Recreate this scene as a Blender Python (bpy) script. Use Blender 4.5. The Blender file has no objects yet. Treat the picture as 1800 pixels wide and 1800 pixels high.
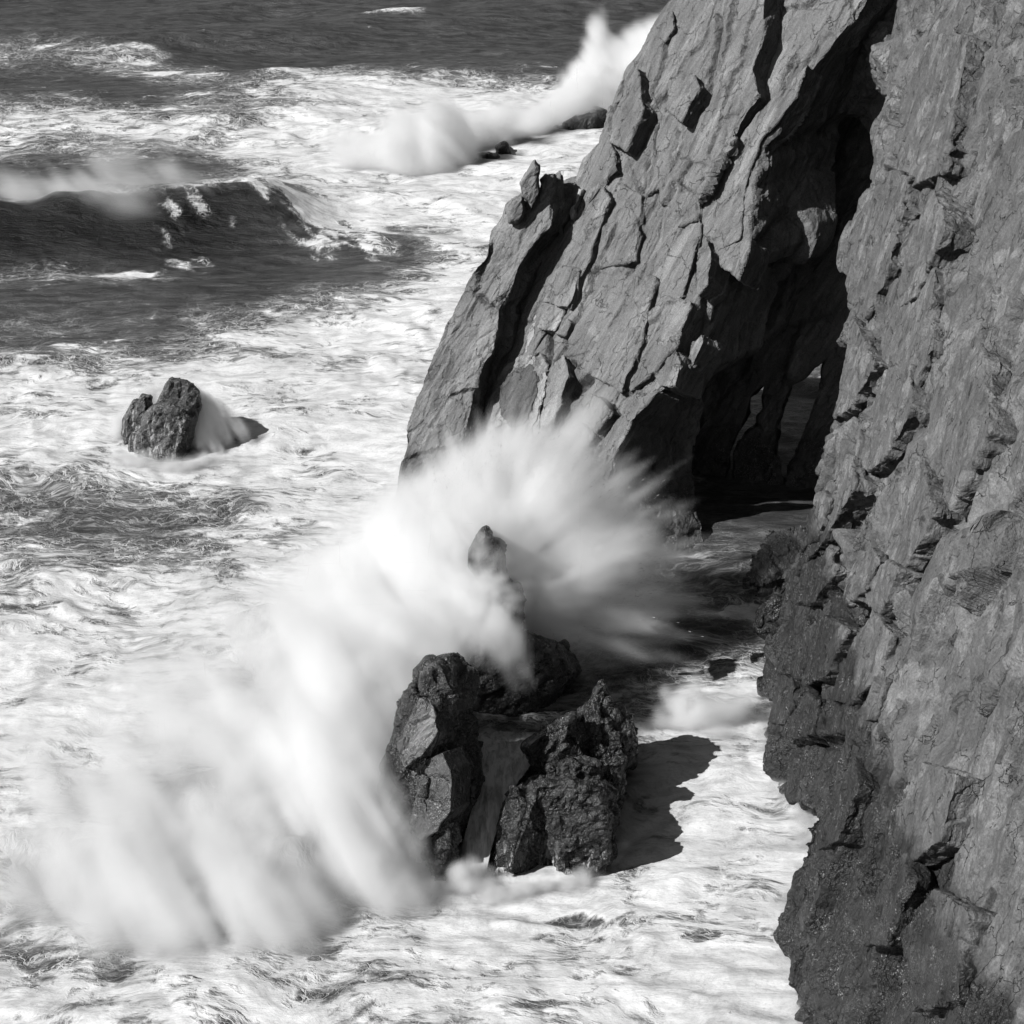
import bpy, bmesh, math, random, time
import numpy as np
from mathutils import Vector

T0 = time.time()
sc = bpy.context.scene
R = math.radians
# ---------------------------------------------------------------- camera
CAM_H, PITCH, FOV = 60.0, 24.0, 30.0
cd = bpy.data.cameras.new('camera')
cam = bpy.data.objects.new('camera', cd)
sc.collection.objects.link(cam)
cam.location = (0, 0, CAM_H)
cam.rotation_euler = (R(90 - PITCH), 0, 0)
cd.angle = R(FOV)
cd.clip_start = 0.5
cd.clip_end = 20000
sc.camera = cam
# ---------------------------------------------------------------- light
SUN_EL, SUN_AZ = 39.0, 210.0        # sun stands left of and a little behind the camera; azimuth measured from +x
sd = np.array([math.cos(R(SUN_EL)) * math.cos(R(SUN_AZ)), math.cos(R(SUN_EL)) * math.sin(R(SUN_AZ)), math.sin(R(SUN_EL))])
world = bpy.data.worlds.new('World')
sc.world = world
world.use_nodes = True
wn = world.node_tree
bg = wn.nodes['Background']
sky = wn.nodes.new('ShaderNodeTexSky')
sky.sky_type = 'NISHITA'
sky.sun_disc = False
sky.sun_elevation = R(SUN_EL)
sky.sun_rotation = R(90 - SUN_AZ)
bw = wn.nodes.new('ShaderNodeRGBToBW')        # black and white photograph: the same sky without its colour
wn.links.new(sky.outputs[0], bw.inputs[0])
wn.links.new(bw.outputs[0], bg.inputs[0])
bg.inputs[1].default_value = 0.05
ld = bpy.data.lights.new('sun', 'SUN')
ld.energy = 5.0
ld.angle = R(0.5)
ld.color = (1, 1, 1)
lo = bpy.data.objects.new('sun', ld)
sc.collection.objects.link(lo)
lo.rotation_euler = Vector(sd).to_track_quat('Z', 'Y').to_euler()
lo.location = Vector(sd) * 200
vs = sc.view_settings
vs.view_transform = 'Standard'
vs.look = 'None'
vs.exposure = -0.1
vs.gamma = 1.0
vs.use_curve_mapping = False
sc.cycles.use_denoising = True
sc.cycles.max_bounces = 16
sc.cycles.diffuse_bounces = 0
sc.cycles.glossy_bounces = 2
sc.cycles.volume_bounces = 16
sc.cycles.use_adaptive_sampling = True
sc.cycles.adaptive_threshold = 0.025
sc.cycles.volume_max_steps = 256

# ---------------------------------------------------------------- mapping of photograph anchors to the place
CP, SP, TF = math.cos(R(PITCH)), math.sin(R(PITCH)), math.tan(R(FOV / 2))


def ray(px, py):
    u, v = (px - 900) / 900 * TF, (900 - py) / 900 * TF
    return np.array([u, CP + v * SP, -SP + v * CP])


O = np.array([0, 0, CAM_H])


def A(px, py, y):                       # a point at ground distance y
    r = ray(px, py)
    return O + r * (y / r[1])


def W(px, py, z=0.0):                   # a point at height z
    r = ray(px, py)
    return O + r * ((z - CAM_H) / r[2])


def to_px(P):
    d = P - O
    zc = d[..., 1] * CP - d[..., 2] * SP
    yc = d[..., 1] * SP + d[..., 2] * CP
    return 900 + d[..., 0] / zc / TF * 900, 900 - yc / zc / TF * 900


class Plane:
    def __init__(s, a, b, c):
        n = np.cross(b - a, c - a)
        n /= np.linalg.norm(n)
        if n @ (O - a) < 0:
            n = -n
        s.p, s.n = a, n

    def at(s, px, py, off=0.0):
        r = ray(px, py)
        return O + r * (((s.p + s.n * off - O) @ s.n) / (r @ s.n))


# ---------------------------------------------------------------- numpy noise
def h32(*k):
    h = np.uint32(2166136261)
    h = np.zeros(np.broadcast(*k).shape, np.uint32) + h
    for a in k:
        h = (h ^ np.asarray(a).astype(np.int64).astype(np.uint32)) * np.uint32(0x9E3779B1)
        h ^= h >> np.uint32(15)
    h = h * np.uint32(0x85EBCA6B)
    h ^= h >> np.uint32(13)
    return h


def r01(h, k):
    h = (h + np.uint32(k * 747796405 & 0xffffffff)) * np.uint32(0x27D4EB2F)
    h ^= h >> np.uint32(15)
    h = h * np.uint32(0x2C1B3C6D)
    h ^= h >> np.uint32(12)
    return (h >> np.uint32(8)).astype(np.float32) / np.float32(16777216)


def vnoise(p, seed=0):                  # smooth value noise, -1..1, p (n, d) with d = 2 or 3
    p = np.asarray(p, np.float32)
    i = np.floor(p).astype(np.int32)
    f = p - i
    f = f * f * f * (f * (f * 6 - 15) + 10)
    out = np.zeros(len(p), np.float32)
    d = p.shape[1]
    for c in range(2 ** d):
        o = [(c >> k) & 1 for k in range(d)]
        w = np.ones(len(p), np.float32)
        for k in range(d):
            w *= f[:, k] if o[k] else 1 - f[:, k]
        out += w * r01(h32(*[i[:, k] + o[k] for k in range(d)], seed), 1)
    return out * 2 - 1


def fbm(p, oct=4, seed=0, gain=0.5, lac=2.03):
    p = np.asarray(p, np.float32)
    s, a, t = np.zeros(len(p), np.float32), 1.0, 0.0
    for k in range(oct):
        s += a * vnoise(p + 17.3 * k, seed + k)
        t += a
        a *= gain
        p = p * lac
    return s / t


def worley(p, seed=0, tilt=1.0):
    """cell random, tilted height of the nearest cell's facet, gap to the next cell"""
    p = np.asarray(p, np.float32)
    d = p.shape[1]
    i = np.floor(p).astype(np.int32)
    n = len(p)
    f1 = np.full(n, 9, np.float32); f2 = np.full(n, 9, np.float32)
    rr = np.zeros(n, np.float32); tt = np.zeros(n, np.float32)
    rng = [(-1, 0, 1)] * d
    import itertools
    for o in itertools.product(*rng):
        c = [i[:, k] + o[k] for k in range(d)]
        h = h32(*c, seed)
        dist = np.zeros(n, np.float32); t = np.zeros(n, np.float32)
        for k in range(d):
            e = p[:, k] - (c[k] + r01(h, k + 1))
            dist += e * e
            t += e * (r01(h, k + 11) - 0.5)
        m = dist < f1
        f2 = np.where(m, f1, np.minimum(f2, dist))
        rr = np.where(m, r01(h, 21), rr)
        tt = np.where(m, t, tt)
        f1 = np.where(m, dist, f1)
    return rr, tt, np.sqrt(f2) - np.sqrt(f1)


def smooth(a, b, x):
    t = np.clip((x - a) / (b - a), 0, 1)
    return t * t * (3 - 2 * t)


# ---------------------------------------------------------------- materials
def new_mat(name):
    m = bpy.data.materials.new(name)
    m.use_nodes = True
    m.node_tree.nodes.clear()
    return m


class NT:
    def __init__(s, m):
        s.t = m.node_tree

    def n(s, kind, **kw):
        x = s.t.nodes.new(kind)
        for k, v in kw.items():
            setattr(x, k, v)
        return x

    def l(s, a, b):
        s.t.links.new(a, b)

    def val(s, v, sock):
        if hasattr(v, 'links') or hasattr(v, 'is_linked'):
            s.l(v, sock)
        else:
            sock.default_value = v

    def math(s, op, a, b=0.0, c=None, clamp=False):
        x = s.n('ShaderNodeMath', operation=op, use_clamp=clamp)
        s.val(a, x.inputs[0]); s.val(b, x.inputs[1])
        if c is not None:
            s.val(c, x.inputs[2])
        return x.outputs[0]

    def vmath(s, op, a, b):
        x = s.n('ShaderNodeVectorMath', operation=op)
        s.val(a, x.inputs[0]); s.val(b, x.inputs[1])
        return x.outputs[0]

    def noise(s, vec, scale, detail=4, rough=0.55, dist=0.0):
        x = s.n('ShaderNodeTexNoise')
        s.l(vec, x.inputs['Vector'])
        x.inputs['Scale'].default_value = scale
        x.inputs['Detail'].default_value = detail
        x.inputs['Roughness'].default_value = rough
        x.inputs['Distortion'].default_value = dist
        return x

    def vor(s, vec, scale, feature='F1', rnd=1.0):
        x = s.n('ShaderNodeTexVoronoi', feature=feature)
        s.l(vec, x.inputs['Vector'])
        x.inputs['Scale'].default_value = scale
        x.inputs['Randomness'].default_value = rnd
        return x

    def ss(s, v, a, b, lo=0.0, hi=1.0):       # smoothstep
        x = s.n('ShaderNodeMapRange', interpolation_type='SMOOTHSTEP')
        s.val(v, x.inputs[0])
        s.val(a, x.inputs[1]); s.val(b, x.inputs[2])
        s.val(lo, x.inputs[3]); s.val(hi, x.inputs[4])
        return x.outputs[0]

    def mix(s, f, a, b):
        x = s.n('ShaderNodeMix', data_type='FLOAT')
        s.val(f, x.inputs[0]); s.val(a, x.inputs[2]); s.val(b, x.inputs[3])
        return x.outputs[0]


# strata frame shared by all the rock: f along the strike, u up the lean of the beds, n out of the beds
U_DIR = np.array([22, 8, 36.]); U_DIR /= np.linalg.norm(U_DIR)
F_DIR = np.array([21, -21, 0.]); F_DIR -= U_DIR * (F_DIR @ U_DIR); F_DIR /= np.linalg.norm(F_DIR)
N_DIR = np.cross(F_DIR, U_DIR)
if N_DIR @ np.array([-1, -1, 0]) < 0:
    N_DIR = -N_DIR
STRATA = np.array([F_DIR, U_DIR, N_DIR])


def basis_of(n):                        # bed frame for a wall with outward normal n
    u = U_DIR - n * (U_DIR @ n); u /= np.linalg.norm(u)
    return np.array([np.cross(u, n), u, n])




def rock_material(name, base=0.12, wet_h=4.0, contrast=1.0, wet=0.5, barn=0.5, grain=1.0, vein=0.5, basis=None, stretch=(0.22, 0.05), gloss=0.0, drain=0.0):
    m = new_mat(name)
    t = NT(m)
    geo = t.n('ShaderNodeNewGeometry')
    pos = geo.outputs['Position']
    # strata coordinates
    comb = t.n('ShaderNodeCombineXYZ')
    for k, d in enumerate(STRATA if basis is None else basis):
        x = t.n('ShaderNodeVectorMath', operation='DOT_PRODUCT')
        t.l(pos, x.inputs[0]); x.inputs[1].default_value = tuple(d)
        t.l(x.outputs['Value'], comb.inputs[k])
    q = comb.outputs[0]
    qs = t.vmath('MULTIPLY', q, (1.0, stretch[0], 1.0))
    big = t.noise(pos, 0.16, 5, 0.6, 0.6).outputs[0]
    med = t.noise(qs, 0.9, 6, 0.65, 0.3).outputs[0]
    streak = t.noise(t.vmath('MULTIPLY', q, (1.0, stretch[1], 1.0)), 2.2, 4, 0.7).outputs[0]
    fine = t.noise(pos, 9.0, 3, 0.75).outputs[0]
    # patches of lichen and bare stone have crisp edges
    patch = t.ss(t.noise(qs, 0.33, 7, 0.62, 1.2).outputs[0], 0.53, 0.57)
    patch2 = t.ss(t.noise(qs, 0.7, 7, 0.62, 0.8).outputs[0], 0.60, 0.63)
    c = t.math('MULTIPLY_ADD', big, 0.55, 0.62)
    c = t.math('MULTIPLY', c, t.ss(med, 0.25, 0.75, 0.72, 1.28))
    c = t.math('MULTIPLY', c, t.ss(streak, 0.3, 0.7, 0.86, 1.14))
    c = t.math('MULTIPLY', c, t.ss(fine, 0.25, 0.75, 1 - 0.30 * grain, 1 + 0.30 * grain))
    c = t.math('MULTIPLY', c, t.mix(patch, 1.0, 1 + .24 * contrast))
    c = t.math('MULTIPLY', c, t.mix(patch2, 1.0, 1 - .27 * contrast))
    # thin pale quartz veins wandering over the beds
    wv = t.noise(q, 0.5, 3, 0.6, 2.5)
    vv = t.vmath('ADD', q, wv.outputs['Color'])
    e = t.vor(vv, 0.55, 'DISTANCE_TO_EDGE').outputs['Distance']
    vm = t.math('MULTIPLY', t.ss(e, 0.0, 0.012, 1.0, 0.0), t.ss(t.noise(pos, 0.22, 3, 0.5).outputs[0], 0.50, 0.60))
    c = t.math('MULTIPLY_ADD', t.math('MULTIPLY', vm, vein), 0.9, c)
    # hairline joints
    jn = t.vmath('ADD', t.vmath('MULTIPLY', q, (1.0, 0.45, 1.0)), t.vmath('MULTIPLY', t.noise(q, 0.7, 4, 0.6).outputs['Color'], (1.2, 1.2, 1.2)))
    je = t.vor(jn, 0.9, 'DISTANCE_TO_EDGE').outputs['Distance']
    jm = t.math('MULTIPLY', t.ss(je, 0.0, 0.018, 1.0, 0.0), t.ss(t.noise(pos, 0.6, 3, 0.6).outputs[0], 0.47, 0.56))
    # wet dark zone, barnacles and mussels above the waterline
    sep = t.n('ShaderNodeSeparateXYZ'); t.l(pos, sep.inputs[0])
    hz = t.math('MULTIPLY_ADD', t.noise(pos, 0.35, 5, 0.65).outputs[0], -5.0, sep.outputs[2])
    wetm = t.ss(hz, wet_h - 3.2, wet_h - 1.6, 1.0, 0.0)
    c = t.math('MULTIPLY', c, t.mix(wetm, 1.0, wet))
    bz = t.ss(hz, wet_h - 4.5, wet_h - 2.2, 1.0, 0.0)
    bsp = t.vor(pos, 9.5).outputs['Distance']
    bclu = t.ss(t.noise(pos, .8, 6, 0.72).outputs[0], 0.50, 0.60)
    bm = t.math('MULTIPLY', t.math('MULTIPLY', bz, bclu), t.ss(bsp, 0.22, 0.50, 1.0, 0.0))
    c = t.mix(t.math('MULTIPLY', bm, barn), c, 3.2)
    mus = t.math('MULTIPLY', bz, t.ss(t.noise(pos, 0.8, 5, 0.7, 0.5).outputs[0], 0.50, 0.56))
    c = t.mix(t.math('MULTIPLY', mus, barn), c, 0.22)
    if drain:                           # thin sheets of white water still running off the rock
        dn = t.noise(t.vmath('MULTIPLY', pos, (1.0, 1.0, 0.10)), 3.2, 5, 0.65, 0.3).outputs[0]
        dm = t.math('MULTIPLY', t.ss(dn, .52, .64), t.ss(t.math('MULTIPLY_ADD', big, -2.0, sep.outputs[2]), drain - 2.0, drain, 1.0, 0.0))
        c = t.mix(t.math('MULTIPLY', dm, .8), c, .62 / base)
    col = t.math('MULTIPLY', c, base, clamp=True)
    b = t.n('ShaderNodeBsdfPrincipled')
    cc = t.n('ShaderNodeCombineColor')
    for k in range(3):
        t.l(col, cc.inputs[k])
    t.l(cc.outputs[0], b.inputs['Base Color'])
    rgh = t.mix(wetm, t.ss(med, 0.3, 0.7, 0.78, 0.62), t.ss(med, 0.35, 0.65, 0.5 - .20 * gloss, 0.24 - .08 * gloss))
    t.l(rgh, b.inputs['Roughness'])
    b.inputs['Specular IOR Level'].default_value = 0.35 + .4 * gloss
    # relief
    hh = t.math('MULTIPLY', med, 0.28)
    hh = t.math('MULTIPLY_ADD', t.noise(qs, 3.2, 6, 0.68).outputs[0], 0.13, hh)
    hh = t.math('MULTIPLY_ADD', fine, 0.035, hh)
    hh = t.math('MULTIPLY_ADD', jm, -0.24, hh)
    hh = t.math('MULTIPLY_ADD', bm, 0.04, hh)
    hh = t.math('MULTIPLY_ADD', t.math('MULTIPLY', mus, t.vor(pos, 5.0).outputs['Distance']), -0.10, hh)
    bp = t.n('ShaderNodeBump'); bp.inputs['Strength'].default_value = 0.9; bp.inputs['Distance'].default_value = 1.0
    t.l(hh, bp.inputs['Height']); t.l(bp.outputs[0], b.inputs['Normal'])
    o = t.n('ShaderNodeOutputMaterial'); t.l(b.outputs[0], o.inputs['Surface'])
    return m


RP = Plane(W(1335, 1330), W(1410, 1800), A(1560, 400, 118))
B_RIGHT = basis_of(RP.n)
M_MAIN = rock_material('rock_dry_grey', 0.205, contrast=1.3)
M_PALE = rock_material('rock_bleached', 0.42, contrast=1.2, vein=.1, stretch=(.3, .05))
M_DAMP = rock_material('rock_damp_stain', 0.11, contrast=1.0, vein=.1, stretch=(.5, .1))
M_STAIN = rock_material('rock_salt_stained', 0.26, contrast=2.2, vein=.2, stretch=(.4, .05))
M_RIGHT = rock_material('rock_coarse_dark', 0.150, basis=B_RIGHT, stretch=(.75, .35), wet_h=13.0, contrast=2.0, wet=0.26, barn=0.7, grain=1.0, vein=0.35)
M_STACK = rock_material('rock_wet_black', 0.065, wet_h=14.0, wet=0.5, barn=0.55, grain=1.0, gloss=1.0, stretch=(.6, .3), vein=0.15)
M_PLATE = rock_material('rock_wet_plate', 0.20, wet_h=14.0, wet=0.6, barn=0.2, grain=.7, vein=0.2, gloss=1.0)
M_LUMP = rock_material('rock_barnacled', 0.085, wet_h=14.0, wet=0.5, barn=1.0, grain=1.2, gloss=.6, stretch=(.7, .5), drain=1.6)
M_FAR = rock_material('rock_far_wet', 0.055, wet_h=3.0, wet=0.6, barn=0.6, vein=0.0)
M_OFF = rock_material('rock_offshore', 0.17, wet_h=7.0, wet=0.6, barn=0.8, vein=0.0, gloss=.6, stretch=(.7, .3), drain=4.2)


# ---------------------------------------------------------------- object helpers
def tag(o, label=None, cat=None, group=None, kind=None):
    if label: o['label'] = label
    if cat: o['category'] = cat
    if group: o['group'] = group
    if kind: o['kind'] = kind
    return o


def link(name, me, mat=None, parent=None):
    o = bpy.data.objects.new(name, me)
    sc.collection.objects.link(o)
    if mat: me.materials.append(mat)
    if parent is not None:
        o.parent = parent
        o.location = -Vector(parent.location) if parent.type == 'EMPTY' else (0, 0, 0)
    return o


def thing(name, loc, label, cat, group=None):
    o = bpy.data.objects.new(name, None)
    sc.collection.objects.link(o)
    o.location = loc
    return tag(o, label, cat, group)


def grid_mesh(name, P, nx, ny, smooth_=True, attrs=None):
    """P (ny*nx, 3) row major"""
    idx = np.arange(nx * ny).reshape(ny, nx)
    q = np.stack([idx[:-1, :-1], idx[:-1, 1:], idx[1:, 1:], idx[1:, :-1]], -1).reshape(-1, 4)
    return raw_mesh(name, P, q, smooth_, attrs)


def raw_mesh(name, P, q, smooth_=True, attrs=None):
    me = bpy.data.meshes.new(name)
    me.vertices.add(len(P)); me.vertices.foreach_set('co', np.ascontiguousarray(P, np.float32).ravel())
    k = q.shape[1]
    me.loops.add(q.size); me.loops.foreach_set('vertex_index', np.ascontiguousarray(q, np.int32).ravel())
    me.polygons.add(len(q))
    me.polygons.foreach_set('loop_start', np.arange(0, q.size, k, dtype=np.int32))
    me.polygons.foreach_set('use_smooth', np.full(len(q), smooth_, bool))
    for n, a in (attrs or {}).items():
        at = me.attributes.new(n, 'FLOAT', 'POINT')
        at.data.foreach_set('value', np.ascontiguousarray(a, np.float32).ravel())
    me.update(calc_edges=True)
    return me


def remeshed(bm, voxel):
    """union of the closed shapes in bm as an even skin; returns vertices, normals and quads"""
    bmesh.ops.triangulate(bm, faces=bm.faces[:])
    bmesh.ops.recalc_face_normals(bm, faces=bm.faces[:])
    me = bpy.data.meshes.new('tmp'); bm.to_mesh(me); bm.free()
    ob = bpy.data.objects.new('tmp', me); sc.collection.objects.link(ob)
    md = ob.modifiers.new('r', 'REMESH'); md.mode = 'VOXEL'; md.voxel_size = voxel; md.adaptivity = 0
    dg = bpy.context.evaluated_depsgraph_get()
    ev = ob.evaluated_get(dg); r = ev.to_mesh()
    n = len(r.vertices)
    P = np.empty(n * 3, np.float32); r.vertices.foreach_get('co', P)
    N = np.empty(n * 3, np.float32); r.vertices.foreach_get('normal', N)
    q = np.empty(len(r.loops), np.int32); r.loops.foreach_get('vertex_index', q)
    ls = np.empty(len(r.polygons), np.int32); r.polygons.foreach_get('loop_total', ls)
    assert (ls == 4).all()
    ev.to_mesh_clear()
    bpy.data.objects.remove(ob); bpy.data.meshes.remove(me)
    return P.reshape(-1, 3), N.reshape(-1, 3), q.reshape(-1, 4)


def rock_height(P, seed, oct, warp=0.22, stretch=0.42, crack=0.12, fb=0.10, basis=None):
    """fractured relief: tilted facets with open joints, laid out along the beds"""
    q = (P @ (STRATA if basis is None else basis).T.astype(np.float32)).astype(np.float32)
    w = np.stack([fbm(q * 0.35 + 31 * k, 3, seed + 50 + k) for k in range(3)], -1)
    h = np.zeros(len(P), np.float32)
    for k, (size, amp) in enumerate(oct):
        s = np.array([1 / size, stretch / size, 1.0 / size], np.float32)
        qq = (q + w * warp * size ** 0.5) * s
        r, t, e = worley(qq, seed + 7 * k)
        mod = 0.35 + 0.95 * smooth(-0.25, 0.45, fbm(q * 0.55 / size ** 0.5 + 7 * k, 2, seed + 60 + k))
        h += amp * mod * ((r - 0.5) * 0.8 + t * 2.0)
        ck = np.exp(-(e / (0.035 + 0.03 / size)) ** 2) * smooth(0.0, 0.25, vnoise(qq * 0.8, seed + 90 + k))
        h -= crack * size ** 0.4 * ck * min(1, amp * 2.2)
    h += fb * fbm(q * np.array([1.4, 0.5, 1.4], np.float32), 5, seed + 80, 0.6)
    return h


def poly_prism(bm, front, back):
    vf = [bm.verts.new(p) for p in front]
    vb = [bm.verts.new(p) for p in back]
    n = len(vf)
    bm.faces.new(vf); bm.faces.new(vb[::-1])
    for i in range(n):
        j = (i + 1) % n
        bm.faces.new((vf[j], vf[i], vb[i], vb[j]))


def rough_outline(pts, step, amp, rng):
    out = []
    n = len(pts)
    for i in range(n):
        a, b = np.array(pts[i], float), np.array(pts[(i + 1) % n], float)
        L = np.linalg.norm(b - a)
        k = max(1, int(L / step))
        t = np.array([-(b - a)[1], (b - a)[0]]) / max(L, 1e-6)
        for j in range(k):
            s = j / k
            o = 0 if j == 0 else rng.uniform(-amp, amp)
            out.append(a + (b - a) * s + t * o)
    return out


def finish_rock(name, P, N, q, seed, oct, mat, parent, warp=0.22, crack=0.12, fb=0.1, lines=None, plane=None, stretch=0.42, basis=None, crust=0.0):
    h = rock_height(P, seed, oct, warp, stretch, crack, fb, basis)
    if crust:                           # mussels and barnacles thicken the rock near the water
        zz = P[:, 2] - 3 * fbm(P / 4, 2, seed + 200)
        h += crust * smooth(7, 3, zz) * smooth(-.1, .3, fbm(P / 1.6, 3, seed + 201)) * (0.4 + np.abs(vnoise(P / .28, seed + 202)) + .6 * np.abs(vnoise(P / .15, seed + 203)))
    if lines:
        X, Y = to_px(P.astype(np.float64))
        facing = np.clip(N @ plane.n, 0, 1)
        for (pts, wid, dep) in lines:
            jit = 5 * vnoise(np.stack([X, Y], -1) / 22, seed + 5) + 2.5 * vnoise(np.stack([X, Y], -1) / 7, seed + 6)
            d = np.full(len(P), 1e9)
            for (x0, y0), (x1, y1) in zip(pts[:-1], pts[1:]):
                dx, dy = x1 - x0, y1 - y0
                t = np.clip(((X - x0) * dx + (Y - y0) * dy) / (dx * dx + dy * dy), 0, 1)
                d = np.minimum(d, np.hypot(X + jit - x0 - t * dx, Y + jit * 0.3 - y0 - t * dy))
            h = h - dep * facing * np.exp(-(d / wid) ** 2)
    # ease only the cliffs of the relief that are too steep for the skin's own spacing
    vox = float(np.median(np.linalg.norm(P[q[:, 0]] - P[q[:, 1]], axis=1)))
    ia = np.concatenate([q[:, k] for k in range(4)]); ib = np.concatenate([q[:, (k + 1) % 4] for k in range(4)])
    cnt = np.bincount(ia, minlength=len(P)) + np.bincount(ib, minlength=len(P))
    for _ in range(2):
        av = (np.bincount(ia, h[ib], len(P)) + np.bincount(ib, h[ia], len(P))) / np.maximum(cnt, 1)
        h = h + (av - h) * smooth(.25 * vox, .9 * vox, np.abs(av - h))
    P2 = P + N * h[:, None]
    me = raw_mesh(name, P2, q, False)
    return link(name, me, mat, parent)


def slab(name, parent, outline, plane, depth, voxel, seed, mat, oct=((3.0, .5), (1.0, .2)), off=0.0, tilt=(0, 0), step=40, amp=5, back=None,
         shrink=0.0, lines=None, crack=0.12, fb=0.1, tiltdir=None, stretch=0.42, warp=0.22, basis=None, crust=0.0):
    """a bed of rock: its outline lies on a plane of the cliff, its body runs back into the rock"""
    rng = random.Random(seed)
    o2 = rough_outline(outline, step, amp, rng)
    cx = sum(p[0] for p in outline) / len(outline); cy = sum(p[1] for p in outline) / len(outline)
    front = [plane.at(p[0], p[1], off + tilt[0] * (p[0] - cx) + tilt[1] * (p[1] - cy)) for p in o2]
    bv = (-plane.n if back is None else np.array(back, float) / np.linalg.norm(back)) * depth
    c = sum(front) / len(front)
    bk = [p + bv + (p - c) * (-shrink) for p in front]
    bm = bmesh.new(); poly_prism(bm, front, bk)
    P, N, q = remeshed(bm, voxel)
    return finish_rock(name, P, N, q, seed, oct, mat, parent, lines=lines, plane=plane, crack=crack, fb=fb, stretch=stretch, warp=warp, basis=basis, crust=crust)


def chunk_hull(bm, pts):
    g = [bm.verts.new(p) for p in pts]
    r = bmesh.ops.convex_hull(bm, input=g)
    junk = [x for x in r['geom_interior'] + r['geom_unused'] if isinstance(x, bmesh.types.BMVert)]
    bmesh.ops.delete(bm, geom=list(set(junk)), context='VERTS')


def stack_rock(name, chunks, voxel, seed, oct, mat, parent=None, crack=0.1, fb=0.08, stretch=0.6, crust=0.05):
    """a free-standing rock from angular chunks; a chunk is (outline px list, y front, thickness, taper)"""
    rng = random.Random(seed)
    bm = bmesh.new()
    for (outl, y, th, taper, *ridge) in chunks:
        b2 = bmesh.new()
        n = len(outl)
        cx = sum(p[0] for p in outl) / n; cy = sum(p[1] for p in outl) / n
        # y may differ per vertex: (px, py[, y])
        ys = [(p[2] if len(p) > 2 else y) for p in outl]

        def ring(k, dy):
            return [A(cx + (p[0] - cx) * k + rng.uniform(-1.5, 1.5), cy + (p[1] - cy) * k + rng.uniform(-1.5, 1.5), yy + dy + rng.uniform(-.06, .06) * th) for p, yy in zip(outl, ys)]
        f = ring(1.0, th * .18)
        fr = ring(taper, -th * .02)
        mid = ring(1.0, th * rng.uniform(.4, .6))
        bk = ring(taper * .9, th)
        chunk_hull(b2, [tuple(v) for v in f + mid + fr + bk + [A(*r) for r in (ridge[0] if ridge else [])]])
        tmp = bpy.data.meshes.new('t'); b2.to_mesh(tmp); b2.free()
        bm.from_mesh(tmp); bpy.data.meshes.remove(tmp)
    P, N, q = remeshed(bm, voxel)
    return finish_rock(name, P, N, q, seed, oct, mat, parent, crack=crack, fb=fb, stretch=stretch, crust=crust)


# ---------------------------------------------------------------- the leaning headland, its shaded chasm and the sea cave
MP = Plane(W(700, 840), W(1115, 1030), A(1180, 0, 150))
E_BACK = np.array([.68, .73, 0.0])
main = thing('sea_cliff', (10, 135, 0), 'tall pale grey cliff of leaning rock beds rising over the black sea cave', 'cliff')
BIG = ((8.0, .80), (3.2, .34), (1.1, .12))
crest = [(1640, -230), (1560, -90), (1505, 28), (1470, 70), (1432, 118), (1400, 175), (1372, 230), (1342, 255), (1322, 330), (1318, 395), (1322, 430),
         (1298, 485), (1268, 470), (1243, 425), (1222, 455), (1230, 520), (1222, 560), (1200, 620), (1192, 668), (1160, 690), (1112, 712), (1092, 742),
         (1072, 800), (1060, 850), (1072, 930), (1098, 1062)]
left_edge = [(960, 1010), (820, 900), (800, 800), (850, 655), (905, 545), (952, 460), (990, 400), (1003, 335), (1040, 255), (1070, 190), (1100, 120), (1140, 60),
             (1180, -10), (1250, -140), (1330, -260)]
slab('rock_bed', main, crest + left_edge, MP, 10, .13, 11, M_MAIN, BIG, back=E_BACK, step=28, amp=7,
     lines=[([(1142, 267), (1130, 335), (1124, 402), (1115, 459)], 3.0, .8), ([(1213, 281), (1192, 345), (1205, 330)], 2.5, .5),
            ([(1050, 480), (1078, 461), (1115, 454)], 2.2, .4), ([(1068, 367), (1057, 409), (1043, 463), (1021, 491), (993, 541), (971, 587), (962, 640)], 4.5, 1.1),
            ([(905, 545), (850, 655), (800, 800)], 5, 1.0), ([(1010, 640), (970, 700), (955, 760)], 3.5, .8),
            ([(1035, 668), (1010, 685), (992, 700)], 6, 1.0), ([(1200, 60), (1185, 140), (1150, 230)], 2.5, .5), ([(1240, 20), (1262, 90), (1228, 190), (1195, 212)], 3, .6),
            ([(1240, 350), (1238, 400), (1232, 440)], 2, .4),
            ([(1060, 250), (1010, 330), (985, 400)], 2.4, .45), ([(1100, 120), (1075, 230), (1045, 330), (1000, 430)], 2.4, .45), ([(1185, 230), (1165, 330), (1130, 420), (1100, 500)], 2.4, .4),
            ([(1230, 330), (1200, 430), (1165, 520), (1120, 620)], 2.4, .4), ([(1050, 480), (1000, 600), (960, 700), (940, 790)], 3.0, .6), ([(1120, 620), (1080, 700), (1050, 770)], 2.6, .5),
            ([(1400, 100), (1350, 200), (1290, 300), (1265, 380)], 2.4, .45), ([(1180, 560), (1130, 660), (1090, 720)], 2.4, .4), ([(1450, 70), (1400, 150), (1330, 240), (1290, 330)], 2.2, .35)])
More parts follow.
